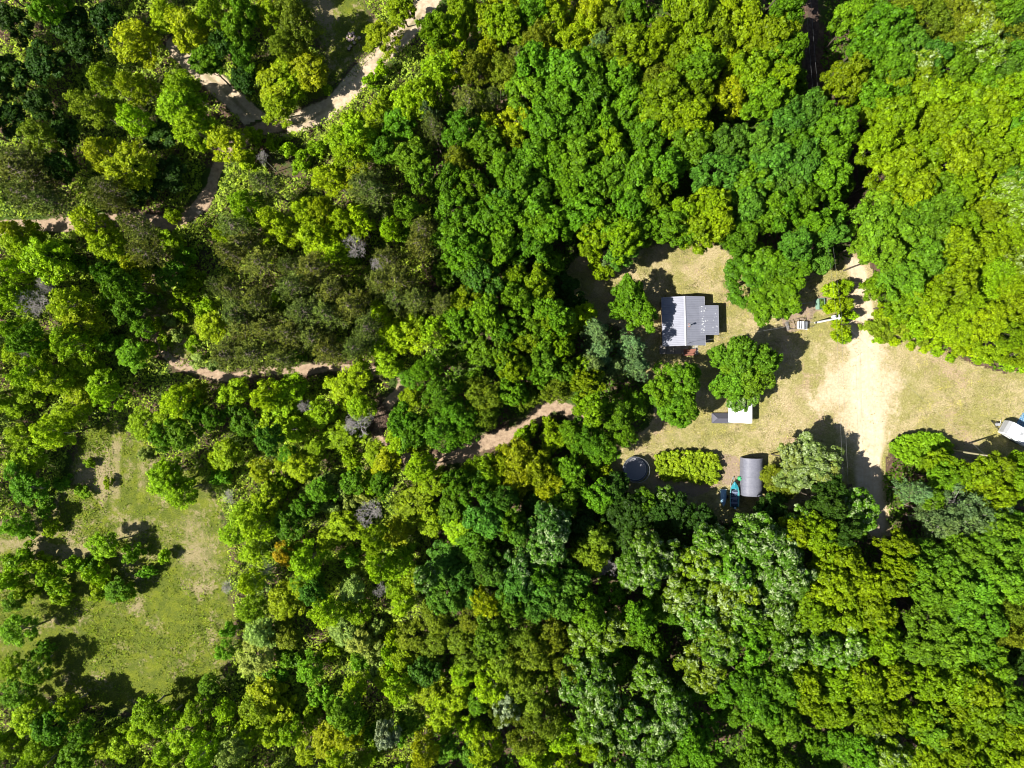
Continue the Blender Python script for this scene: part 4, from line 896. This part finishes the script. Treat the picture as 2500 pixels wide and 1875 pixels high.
# ------------------------------------------------------------------ trampoline
BX, BY = P(1551, 1145, .8)
tp = empty('trampoline', (BX, BY, 0)); tag(tp, 'round black trampoline inside a tall net, at the west end of the yard', 'trampoline')
M_MAT = mat_plain('trampoline_mat', (0.22, 0.22, 0.25), .75, var=.05); M_PAD = mat_plain('grey_blue_pad', (0.10, 0.11, 0.14), .6); M_NET = mat_plain('netting', (0.10, 0.11, 0.13), .7)
MB().lathe((0, 0, 0), [(0.01, .80), (1.0, .8), (1.82, .82)][::1], 40).build('jumping_mat', M_MAT, tp)
m = MB(); n_ = 48; vs = []
for rr_, zz in ((1.86, .84), (1.98, .88), (2.12, .85)): vs += [(rr_*math.cos(6.2832*i/n_), rr_*math.sin(6.2832*i/n_), zz) for i in range(n_)]
m.add(vs, [(k*n_+i, k*n_+(i+1) % n_, (k+1)*n_+(i+1) % n_, (k+1)*n_+i) for k in range(2) for i in range(n_)]); m.build('safety_pad', M_PAD, tp)
MB().ring((0, 0, .78), 2.14, .035).build('frame', M_GALV, tp); MB().ring((0, 0, 2.55), 2.16, .03).build('top_ring', M_GALV, tp); MB().ring((0, 0, .86), 1.84, .018).build('mat_edge', M_WHITE, tp)
for k in range(8):
    a_ = k*math.pi/4+.2; MB().tube((2.2*math.cos(a_), 2.2*math.sin(a_), 0), (2.18*math.cos(a_), 2.18*math.sin(a_), 2.6), .028).build('pole', M_GALV, tp)
m = MB(); n_ = 110; z0, z1 = .85, 2.52
for i in range(n_):
    a_ = i*6.2832/n_; b_ = .004; R_ = 2.08+.05*math.sin(a_*8)
    m.add([(R_*math.cos(a_-b_), R_*math.sin(a_-b_), z0), (R_*math.cos(a_+b_), R_*math.sin(a_+b_), z0), (R_*math.cos(a_+b_), R_*math.sin(a_+b_), z1), (R_*math.cos(a_-b_), R_*math.sin(a_-b_), z1)], [(0, 1, 2, 3)])
for zz in np.linspace(z0, z1, 15)[1:]:
    for i in range(60):
        a0_, a1_ = i*6.2832/60, (i+1)*6.2832/60; R0_, R1_ = 2.08+.05*math.sin(a0_*8), 2.08+.05*math.sin(a1_*8)
        m.add([(R0_*math.cos(a0_), R0_*math.sin(a0_), zz), (R1_*math.cos(a1_), R1_*math.sin(a1_), zz), (R1_*math.cos(a1_), R1_*math.sin(a1_), zz+.012), (R0_*math.cos(a0_), R0_*math.sin(a0_), zz+.012)], [(0, 1, 2, 3)])
m.build('net', M_NET, tp)
m = MB()
for i in range(72):
    a_ = i*6.2832/72; m.tube((1.84*math.cos(a_), 1.84*math.sin(a_), .82), (2.1*math.cos(a_), 2.1*math.sin(a_), .79), .012, n=3, cap=False)
m.build('springs', M_GALV, tp)['kind'] = 'stuff'
for k in range(4):
    a_ = k*math.pi/2+.2; MB().tube((2.14*math.cos(a_-.25), 2.14*math.sin(a_-.25), .76), (2.14*math.cos(a_-.25), 2.14*math.sin(a_-.25), .03), .03).tube((2.14*math.cos(a_+.25), 2.14*math.sin(a_+.25), .76), (2.14*math.cos(a_+.25), 2.14*math.sin(a_+.25), .03), .03).tube((2.14*math.cos(a_-.25), 2.14*math.sin(a_-.25), .03), (2.14*math.cos(a_+.25), 2.14*math.sin(a_+.25), .03), .03).build('leg', M_GALV, tp)

# ------------------------------------------------------------------ boats and things by the shelter
M_TEAL = mat_plain('teal_paint', (0.02, 0.22, 0.28), .35, 0, .6, var=.15); M_COCK = mat_plain('cockpit_lining', (0.06, 0.08, 0.14), .8); M_SEAT = mat_plain('boat_seat', (0.16, 0.2, 0.3), .8)
M_ALU = mat_plain('pale_blue_aluminium', (0.3, 0.5, 0.66), .4, .3, var=.2); M_MOTOR = mat_plain('outboard_cowl', (0.42, 0.6, 0.74), .35); M_TYRE = mat_plain('tyre_rubber', (0.02, 0.02, 0.02), .9)
def hull_sections(L, W, D, n=14, bluff=.5):
    out = []
    for i in range(n+1):
        u = i/n; wv_ = W/2*(1-max(0, (u-bluff)/(1-bluff))**2.4)*(0.93+.07*min(1, u*3)); wv_ = max(wv_, .02); out.append((u*L-L/2, wv_, D*(1+.18*u*u)))
    return out
bx, by = P(1792.5, 1206, 1.0)
bo = empty('boat', (bx, by, 0), math.radians(90)); tag(bo, 'open teal motorboat on a trailer with its bow pointing north, beside the tarp shelter', 'boat')
S = hull_sections(4.35, 1.62, .75); zb = .45; m = MB(); vs = []
for x, w_, d_ in S: vs += [(x, -w_, zb+d_), (x, -w_*.8, zb+.25), (x, 0, zb+(.0 if x < 1.2 else (x-1.2)*.35)), (x, w_*.8, zb+.25), (x, w_, zb+d_)]
fs = [(i*5+k, i*5+k+1, (i+1)*5+k+1, (i+1)*5+k) for i in range(len(S)-1) for k in range(4)]+[(0, 1, 2, 3, 4)]
m.add(vs, fs); m.build('hull', M_TEAL, bo, True)
m = MB(); vs = []
fd = [s_ for s_ in S if s_[0] > .7]
for x, w_, d_ in fd: vs += [(x, -w_, zb+d_+.012), (x, 0, zb+d_+.1), (x, w_, zb+d_+.012)]
m.add(vs, [(i*3+k, (i+1)*3+k, (i+1)*3+k+1, i*3+k+1) for i in range(len(fd)-1) for k in range(2)]); m.build('foredeck', M_TEAL, bo)
m = MB()
for i in range(len(S)-1):
    for s_ in (-1, 1):
        (xa, wa, da), (xb, wb, db) = S[i], S[i+1]; m.add([(xa, s_*wa, zb+da+.015), (xb, s_*wb, zb+db+.015), (xb, s_*max(wb-.13, .0), zb+db+.02), (xa, s_*max(wa-.13, 0), zb+da+.02)], [(0, 1, 2, 3) if s_ < 0 else (3, 2, 1, 0)])
m.build('gunwale', mat_plain('pale_teal_trim', (0.16, 0.42, 0.42), .5), bo)
MB().box((-.7, 0, zb+.3), (2.8, 1.3, .05)).build('cockpit_floor', M_COCK, bo)
for x in (-1.55, -.7, .25): MB().box((x, 0, zb+.52), (.28, 1.36, .07)).build('seat', M_SEAT, bo)
MB().box((.72, 0, zb+.88), (.05, 1.2, .3)).build('windscreen', M_GLASS, bo)
mo = MB().lathe((-2.38, 0, zb+.75), [(.1, 0), (.2, .1), (.2, .4), (.12, .5)], 10).build('outboard_motor', M_MOTOR, bo, True); MB().box((-2.4, 0, zb+.35), (.14, .1, 1.0)).build('shaft', M_DARKM, mo)
m = MB()
for s_ in (-1, 1): m.tube((-1.9, s_*.55, .38), (1.6, s_*.45, .38), .04); m.tube((1.6, s_*.45, .38), (2.9, 0, .42), .04)
m.tube((-.6, -.95, .32), (-.6, .95, .32), .04); m.build('trailer_frame', M_GALV, bo)
for s_ in (-1, 1): MB().tube((-.6, s_*.86, .3), (-.6, s_*1.02, .3), .3, n=18).build('wheel', M_TYRE, bo)
r5 = np.random.default_rng(3); m = MB()
for i in range(26): m.box((r5.uniform(-1.9, .5), r5.uniform(-.5, .5), zb+.4), (r5.uniform(.08, .3), r5.uniform(.08, .25), r5.uniform(.08, .2)), r5.uniform(0, 3))
m.build('clutter', mat_plain('faded_gear', (0.2, 0.26, 0.4), .8, var=.5, scale=8), bo)['kind'] = 'stuff'

bx, by = P(1767, 1216, .5)
jb = empty('rowboat', (bx, by, 0), math.radians(-90)); tag(jb, 'small pale blue rowboat lying upturned on the ground west of the teal boat', 'rowboat')
S = hull_sections(3.0, 1.15, .5, 14, .35); m = MB(); vs = []
for x, w_, d_ in S: vs += [(x, -w_, .08), (x, -w_*.82, .46), (x, -w_*.3, .52), (x, w_*.3, .52), (x, w_*.82, .46), (x, w_, .08)]
m.add(vs, [(i*6+k, (i+1)*6+k, (i+1)*6+k+1, i*6+k+1) for i in range(len(S)-1) for k in range(5)]+[(5, 4, 3, 2, 1, 0)]); m.build('hull', M_ALU, jb)
for y in (-.28, -.1, .1, .28): MB().box((-.2, y, .54), (2.3, .035, .04)).build('keel_rib', M_ALU, jb)
MB().box((-1.51, 0, .3), (.04, 1.06, .42)).build('transom', M_WHITE, jb)

gx, gy = P(1806, 1168, .5)
gt = empty('tank', (gx, gy, 0)); tag(gt, 'rounded bright green tank standing against the west side of the tarp shelter', 'tank')
MB().lathe((0, 0, .15), [(.1, 0), (.32, .08), (.4, .3), (.36, .65), (.2, .85), (.05, .9)], 18).build('shell', mat_plain('green_plastic', (0.05, 0.45, 0.16), .4, 0, .5), gt, True)
MB().lathe((0, 0, 1.03), [(.09, 0), (.09, .08)], 10).build('lid', M_DARKM, gt); MB().box((0, 0, .08), (.6, .6, .14)).build('base', M_GREYW, gt)
gx, gy = P(1806, 1184, .4); cr_ = empty('crate', (gx, gy, 0)); tag(cr_, 'small tan wooden crate on the ground south of the green tank', 'crate')
for k in range(3): MB().box((-.17+.17*k, 0, .5), (.14, .5, .03)).build('slat', mat_plain('tan_wood', (0.42, 0.33, 0.2), .8) if k == 0 else bpy.data.materials['tan_wood'], cr_)
MB().box((0, 0, .24), (.5, .5, .47)).build('box', bpy.data.materials['tan_wood'], cr_)

# ------------------------------------------------------------------ poles and wires
M_POLE = mat_plain('bleached_pole', (0.62, 0.62, 0.6), .75, scale=2, var=.1); M_POLE2 = mat_plain('tan_pole', (0.36, 0.33, 0.2), .85, scale=2); M_WIRE = mat_plain('wire', (0.3, 0.3, 0.3), .4, .5)
def pole(px, py, h, mat, label):
    x, y = P(px, py); o = empty('utility_pole', (x, y, 0)); tag(o, label, 'utility pole', 'utility poles'); MB().tube((0, 0, -.3), (0, 0, h), .19, .13, 12).build('shaft', mat, o); return o
p1 = pole(1990, 788, 9.0, M_POLE, 'bleached pale utility pole with a transformer can, west of the driveway')
MB().lathe((-.1, .36, 6.6), [(.2, 0), (.27, .05), (.27, .85), (.22, .92), (.06, 1.0)], 16).build('transformer', M_WHITE, p1, True)
MB().tube((-.1, .36, 7.55), (-.1, .36, 7.8), .06).build('bushing', M_DARKM, p1); MB().box((0, .1, 8.7), (.1, .9, .1)).build('crossarm', M_POLE, p1); MB().box((-.2, -.05, .9), (.14, .3, .45)).build('meter_box', M_DARKM, p1)
p2 = pole(2315, 1098, 9.7, M_POLE2, 'tan wooden utility pole leaning out over the shade east of the hedge'); MB().tube((-.3, 0, 9.4), (.3, 0, 9.4), .05).build('pin_arm', M_GALV, p2)
p3 = pole(1905, -120, 9.5, M_POLE, 'utility pole hidden in the trees past the north edge'); p4 = pole(2065, 2010, 9.5, M_POLE, 'utility pole hidden in the trees past the south edge')
def wire(label, a, b, sag, r_=.012, split=None):
    m = MB(); n_ = 20; a = Vector(a); b = Vector(b); pts = [a.lerp(b, k/n_)-Vector((0, 0, sag*4*(k/n_)*(1-k/n_))) for k in range(n_+1)]
    for k in range(n_): m.tube(pts[k], pts[k+1], r_, n=4, cap=False)
    o = m.build('overhead_wire', M_WIRE); return tag(o, label, 'wire', 'overhead wires')
q1, q2, q3, q4 = [Vector(p.location) for p in (p1, p2, p3, p4)]
for dx, w_ in ((-.4, 'west'), (.4, 'east')):
    wire('%s wire of the pair running north over the lane from the pale pole' % w_, q1+Vector((dx, .1, 8.75)), q3+Vector((dx, 0, 9.3)), 1.2)
    wire('%s wire of the pair running south over the driveway from the pale pole' % w_, q1+Vector((dx, .1, 8.7)), q4+Vector((dx, 0, 9.3)), 1.6)
wire('single wire from the pale pole across the lawn to the tan pole', q1+Vector((.1, 0, 8.6)), q2+Vector((0, 0, 9.45)), .9)
wire('service wire from the pale pole to the cabin roof', q1+Vector((-.15, 0, 7.6)), Vector((29.28+.55, 10.63-3.75, 4.3)), .5, .018)

# ------------------------------------------------------------------ pen, coop, planter, bucket
M_RAW = mat_plain('weathered_lumber', (0.27, 0.22, 0.17), .85, scale=5); M_GREENW = mat_plain('faded_green_boards', (0.16, 0.27, 0.2), .75, scale=4); M_POLY = mat_plain('white_ribbed_plastic', (0.68, 0.7, 0.74), .4)
px_, py_ = P(1946, 775); pen = empty('wire_pen', (px_, py_, 0)); tag(pen, 'wire pen with thin posts round a bare brown plot under the big yard tree', 'pen')
pc = [P(1916, 746), P(1975, 740), P(1979, 798), P(1919, 806)]; pc = [(a_-px_, b_-py_) for a_, b_ in pc]; wm = MB()
for i in range(4):
    A_, B_ = Vector((*pc[i], 0)), Vector((*pc[(i+1) % 4], 0)); n_ = 3
    for k in range(n_):
        q = A_.lerp(B_, k/n_); MB().tube(q, q+Vector((0, 0, 1.3)), .035, n=5).build('post', M_RAW, pen)
    for zz in (.1, .35, .6, .85, 1.1, 1.28): wm.tube(A_+Vector((0, 0, zz)), B_+Vector((0, 0, zz)), .006, n=3, cap=False)
    for k in range(22): q = A_.lerp(B_, k/22); wm.tube(q+Vector((0, 0, .05)), q+Vector((0, 0, 1.28)), .005, n=3, cap=False)
wm.build('wire_mesh', M_GALV, pen)
x, y = P(1959.5, 794, 1.0); coop = empty('chicken_coop', (x, y, 0), math.radians(-3)); tag(coop, 'small coop with a white ribbed roof at the south side of the pen', 'coop')
MB().box((0, 0, .45), (1.6, 1.15, .8)).build('body', M_RAW, coop)
for k in range(5):
    xx = -.72+k*.36; zz = 1.14-abs(xx)*.25; MB().box((xx, 0, zz), (.2 if k % 2 else .26, 1.36, .04)).build('roof_strip', M_POLY if k < 3 else M_GALV, coop)
MB().box((0, 0, .92), (1.72, 1.26, .06)).build('roof_deck', M_DARKM, coop); MB().box((-.82, 0, .95), (.12, 1.36, .1)).build('trim', M_WHITE, coop); MB().box((0, -.66, .98), (1.75, .08, .1)).build('trim', M_WHITE, coop)
d = MB().box((.2, -.585, .42), (.5, .03, .6)).build('door', M_GREYW, coop); MB().box((.38, -.61, .42), (.04, .04, .08)).build('handle', M_DARKM, d)
x, y = P(1953, 779, .9); gf = empty('gate_frame', (x, y, 0)); tag(gf, 'square wooden gate frame standing just north of the coop', 'frame')
for s_ in (-.6, .6): MB().box((s_, 0, .55), (.09, .09, 1.1)).build('post', M_RAW, gf); MB().box((s_, -.3, 1.05), (.07, .7, .07)).build('brace', M_RAW, gf)
MB().box((0, 0, 1.13), (1.3, .1, .06)).build('top_rail', M_RAW, gf)
x, y = P(1928, 794, .5); rk = empty('wooden_rack', (x, y, 0), math.radians(18)); tag(rk, 'low grey slatted wooden rack at the southwest corner of the pen', 'rack')
for k in range(3): MB().box((-.62+.16*k, 0, .5), (.09, 1.55, .05)).build('slat', M_GREYW, rk)
for yy in (-.72, .72): MB().box((.05, yy, .45), (1.5, .06, .06)).build('rail', M_RAW, rk)
MB().box((.78, 0, .45), (.06, 1.5, .06)).build('rail', M_RAW, rk)
for sx in (-.6, .75):
    for sy in (-.7, .7): MB().box((sx, sy, .21), (.07, .07, .42)).build('leg', M_RAW, rk)
x, y = P(1941, 753, .3); bk = empty('bucket', (x, y, 0)); tag(bk, 'white bucket standing on the bare soil inside the pen', 'bucket')
MB().lathe((0, 0, 0), [(.15, 0), (.2, .42), (.21, .44), (.18, .44), (.14, .06)], 16).build('body', M_WHITE, bk, True)
m = MB(); [m.tube((.2*math.cos(i*.39), .05, .44+.14*math.sin(i*.39)), (.2*math.cos((i+1)*.39), .05, .44+.14*math.sin((i+1)*.39)), .008, n=4) for i in range(8)]; m.build('handle', M_GALV, bk)
x, y = P(2006, 742, .5); pl = empty('planter', (x, y, 0), math.radians(2)); tag(pl, 'green board planter box full of plants, north of the pale utility pole', 'planter')
for s_ in (-1, 1): MB().box((s_*.5, 0, .35), (.08, 1.85, .65)).build('side_board', M_GREENW, pl); MB().box((0, s_*.9, .35), (.92, .07, .62)).build('end_board', M_GREENW, pl)
patch_from([(-.92, -.9, .12), (-.56, -.93, .72), (-.56, .93, .72), (-.92, .9, .12)], 'flap_board', M_GREENW, pl)
MB().box((0, 0, .25), (.9, 1.7, .3)).build('soil', bark_mat('dark_soil', (0.02, 0.015, 0.01), (0.06, 0.04, 0.03)), pl)
C = np.stack([RNG.uniform(-.35, .35, 26), RNG.uniform(-.78, .78, 26), RNG.uniform(.4, .62, 26)], 1)
f = link('plants', quads_mesh('plants', [clump_leaves(C, np.full(26, .15), 26, .08, .04)], LEAF), pl); f.color = (0.08, 0.16, 0.02, 1)

# ------------------------------------------------------------------ camper on the east edge
ang = math.radians(-30); cx_, cy_ = P(2461, 1041, 2.6); D = Vector((math.cos(ang), math.sin(ang), 0)); L_ = 6.4; c0 = Vector((cx_, cy_, 0))+D*L_/2
cm_ = empty('camper', c0, ang); tag(cm_, 'white camping trailer with a rolled awning at the east edge', 'camper')
M_CW = mat_plain('camper_white', (0.8, 0.82, 0.84), .3, 0, .5, var=.05); M_CG = mat_plain('camper_grey_front', (0.33, 0.34, 0.36), .4)
hw = 1.12; prof = [(-L_/2+.2, .6), (-L_/2, 1.2), (-L_/2+.05, 2.1), (-L_/2+.45, 2.55), (-L_/2+1.1, 2.68), (L_/2-.4, 2.68), (L_/2, 2.45), (L_/2, .6)]
m = MB(); k = len(prof); m.add([(x, s_*hw, z_) for s_ in (-1, 1) for x, z_ in prof], [tuple(range(k)), tuple(range(2*k-1, k-1, -1))]+[(i, (i+1) % k, k+(i+1) % k, k+i)[::-1] for i in range(k) if i not in (1, 2)]); m.build('body', M_CW, cm_)
m = MB(); m.add([(prof[i][0]-.001, s_*hw, prof[i][1]) for s_ in (-1, 1) for i in (1, 2, 3)], [(0, 3, 4, 1), (1, 4, 5, 2)]); m.build('front_panel', M_CG, cm_)
MB().tube((-L_/2+.6, -hw-.14, 2.35), (L_/2-.3, -hw-.14, 2.35), .1, n=12).build('awning_roll', M_WHITE, cm_)
for xx in (-L_/2+.7, L_/2-.5): MB().tube((xx, -hw-.1, 2.3), (xx, -hw-.1, .9), .03).build('awning_arm', M_GALV, cm_)
MB().box((-.6, 0, 2.72), (.5, .5, .1)).build('roof_vent', M_CG, cm_); MB().box((1.1, .1, 2.78), (1.0, .7, .22)).build('air_conditioner', M_CW, cm_)
MB().box((L_/2-1.2, -hw-.02, 1.5), (.7, .03, 1.8)).build('door', M_CG, cm_)
for xx in (-1.4, .5): f = MB().box((xx, -hw-.02, 1.7), (1.0, .03, .6)).build('window', M_DARKM, cm_); MB().box((xx, -hw-.04, 1.7), (.88, .02, .48)).build('pane', M_GLASS, f)
for xx in (.2, 1.0):
    for s_ in (-1, 1): MB().tube((xx, s_*(hw-.2), .35), (xx, s_*(hw+.02), .35), .35, n=20).build('wheel', M_TYRE, cm_)
m = MB(); 
for s_ in (-1, 1): m.tube((-L_/2+.5, s_*.75, .5), (-L_/2-1.45, 0, .5), .05)
m.box((-L_/2-1.5, 0, .5), (.25, .12, .12)); m.box((0, 0, .52), (L_-.5, 1.2, .1)); m.build('tongue_frame', M_DARKM, cm_)
MB().tube((-L_/2-.5, 0, .55), (-L_/2-.5, 0, 1.05), .32, .26, 14).build('gas_bottle_cover', M_CG, cm_); MB().tube((-L_/2-1.1, 0, .2), (-L_/2-1.1, 0, 1.0), .04).build('jack', M_DARKM, cm_)
MB().tube((-L_/2-.15, .2, .8), (-L_/2-.45, .95, .8), .035).build('grab_bar', M_WHITE, cm_)
t = NT('checked_mat'); ck = t.n('ShaderNodeTexChecker'); ck.inputs['Scale'].default_value = 1.0; mp = t.n('ShaderNodeMapping'); mp.inputs['Scale'].default_value = (4.2, 4.2, 4.2); t.l(t.objco(), mp.inputs[0]); t.l(mp.outputs[0], ck.inputs[0])
ck.inputs[1].default_value = (0.03, 0.12, 0.25, 1); ck.inputs[2].default_value = (0.2, 0.32, 0.42, 1); t.bsdf(ck.outputs[0], .8)
a0_ = c0+Matrix.Rotation(ang, 3, 'Z') @ Vector((1.2, 2.9, 0)); mt = empty('outdoor_mat', (a0_.x, a0_.y, 0.03), ang); tag(mt, 'blue and white checked mat spread beside the camper', 'mat'); MB().box((0, 0, .01), (3.4, 2.6, .02)).build('mat_cloth', t.m, mt)
x, y = P(2415, 1124, .8); rb = empty('sawhorse', (x, y, 0), math.radians(-8)); tag(rb, 'blue metal rail stand in the shade below the tan pole', 'stand')
MB().box((0, 0, .85), (2.6, .07, .07)).build('top_rail', mat_plain('blue_paint', (0.08, 0.2, 0.42), .5), rb)
for s_ in (-1.1, 1.1):
    for q in (-.3, .3): MB().tube((s_, 0, .85), (s_, q, 0), .03).build('leg', bpy.data.materials['blue_paint'], rb)

# ------------------------------------------------------------------ meadow stand, stumps, rock heap, brush pile, flat debris
x, y = P(429, 1141, 2.0); st = empty('box_stand', (x, y, 0), math.radians(-33)); tag(st, 'small white boxy hunting stand on four legs beside a leafy tree in the meadow', 'stand')
MB().box((0, 0, 1.75), (1.5, .72, .7)).build('box', M_WHITE, st); MB().box((-.1, 0, 2.12), (1.56, .8, .04)).build('lid', M_WHITE, st); MB().box((-.62, -.2, 2.16), (.3, .35, .05)).build('cushion', M_GREYW, st)
for sx in (-.68, .68):
    for sy in (-.3, .3): MB().box((sx, sy, .7), (.06, .06, 1.4)).build('leg', M_GREYW, st)
m = MB(); [m.tube((.8, s_, 1.5), (1.3, s_, 0), .025) for s_ in (-.2, .2)]; [m.box((.8+.5*k/5, 0, 1.5-1.5*k/5), (.03, .4, .03)) for k in range(1, 5)]; m.build('ladder', M_GREYW, st)
for px, py, s_, w_ in ((878, 95, .34, 'easternmost of the four beside the glade'), (866, 107, .3, 'in the middle of the glade grass'), (857, 115, .28, 'touching its neighbour in the glade'), (853, 121, .33, 'southernmost of the four in the glade')):
    x, y = P(px, py); o = empty('stump', (x, y, 0), s_*9); tag(o, 'dark cut log stump, '+w_, 'stump', 'stumps in the glade')
    MB().lathe((0, 0, -.05), [(s_*1.15, 0), (s_, .15), (s_*.95, .45), (s_*.9, .47)], 12).build('bark', BARK, o); MB().lathe((0, 0, .424), [(s_*.86, 0), (s_*.8, .012)], 12).build('cut_face', mat_plain('cut_wood', (0.4, 0.31, 0.22), .9, scale=9) if 'cut_wood' not in bpy.data.materials else bpy.data.materials['cut_wood'], o)
x, y = P(855, 90); o = empty('rock_heap', (x, y, 0)); tag(o, 'heap of pinkish grey field rocks at the shaded rim of the glade', 'rock heap'); M_ROCK = mat_plain('pink_rock', (0.42, 0.32, 0.3), .9, scale=4)
rr5 = random.Random(3)
for k in range(9):
    a_ = k*.9; q = .5*math.sqrt(k/9)+.05; s_ = rr5.uniform(.2, .36); z_ = .12 if k > 2 else .38
    MB().lathe((q*1.5*math.cos(a_), q*1.4*math.sin(a_), z_-s_*.5), [(s_*.6, 0), (s_*rr5.uniform(.9, 1.1), s_*.35), (s_*.8, s_*.8), (s_*.3, s_*1.02)], 7).build('rock', M_ROCK, o)
x, y = P(918, 1020, .6); m = MB(); rr6 = random.Random(9)
for k in range(420):
    a_ = rr6.uniform(0, 6.283); q = 2.4*math.sqrt(rr6.random()); L2 = rr6.uniform(.5, 1.7); b_ = rr6.uniform(0, 6.283); z_ = max(.05, 1.3*(1-q/2.6))*rr6.uniform(.2, 1)
    c_ = Vector((q*math.cos(a_), q*math.sin(a_)*1.25, z_)); d_ = Vector((math.cos(b_), math.sin(b_), rr6.uniform(-.25, .25)))*L2/2; md = c_+Vector((rr6.uniform(-.15, .15), rr6.uniform(-.15, .15), .1))
    m.tube(c_-d_, md, .03, .022, 3, cap=False); m.tube(md, c_+d_, .022, .008, 3, cap=False)
o = m.build('brush_pile', BARKB); o.location = (x, y, 0); tag(o, 'tangled heap of brown cut branches at the end of the footpath', 'brush pile')
for (px, py, an, L2, w_) in ((1425, 1005, 5, 1.8, 'short dark log lying on the pinkish path'), (1070, 1130, 12, 4.6, 'long dark log lying on the shaded leaf litter')):
    x, y = P(px, py, .15); o = empty('fallen_log', (x, y, 0), math.radians(an)); tag(o, w_, 'log'); MB().tube((-L2/2, 0, .14), (L2/2, .1, .14), .14, .09, 9).build('bark', BARK, o)
print('TREES', len(EXPL), len(FILL), {k: sum(1 for a in ALL if a[4][3] == k) for k in GENH})
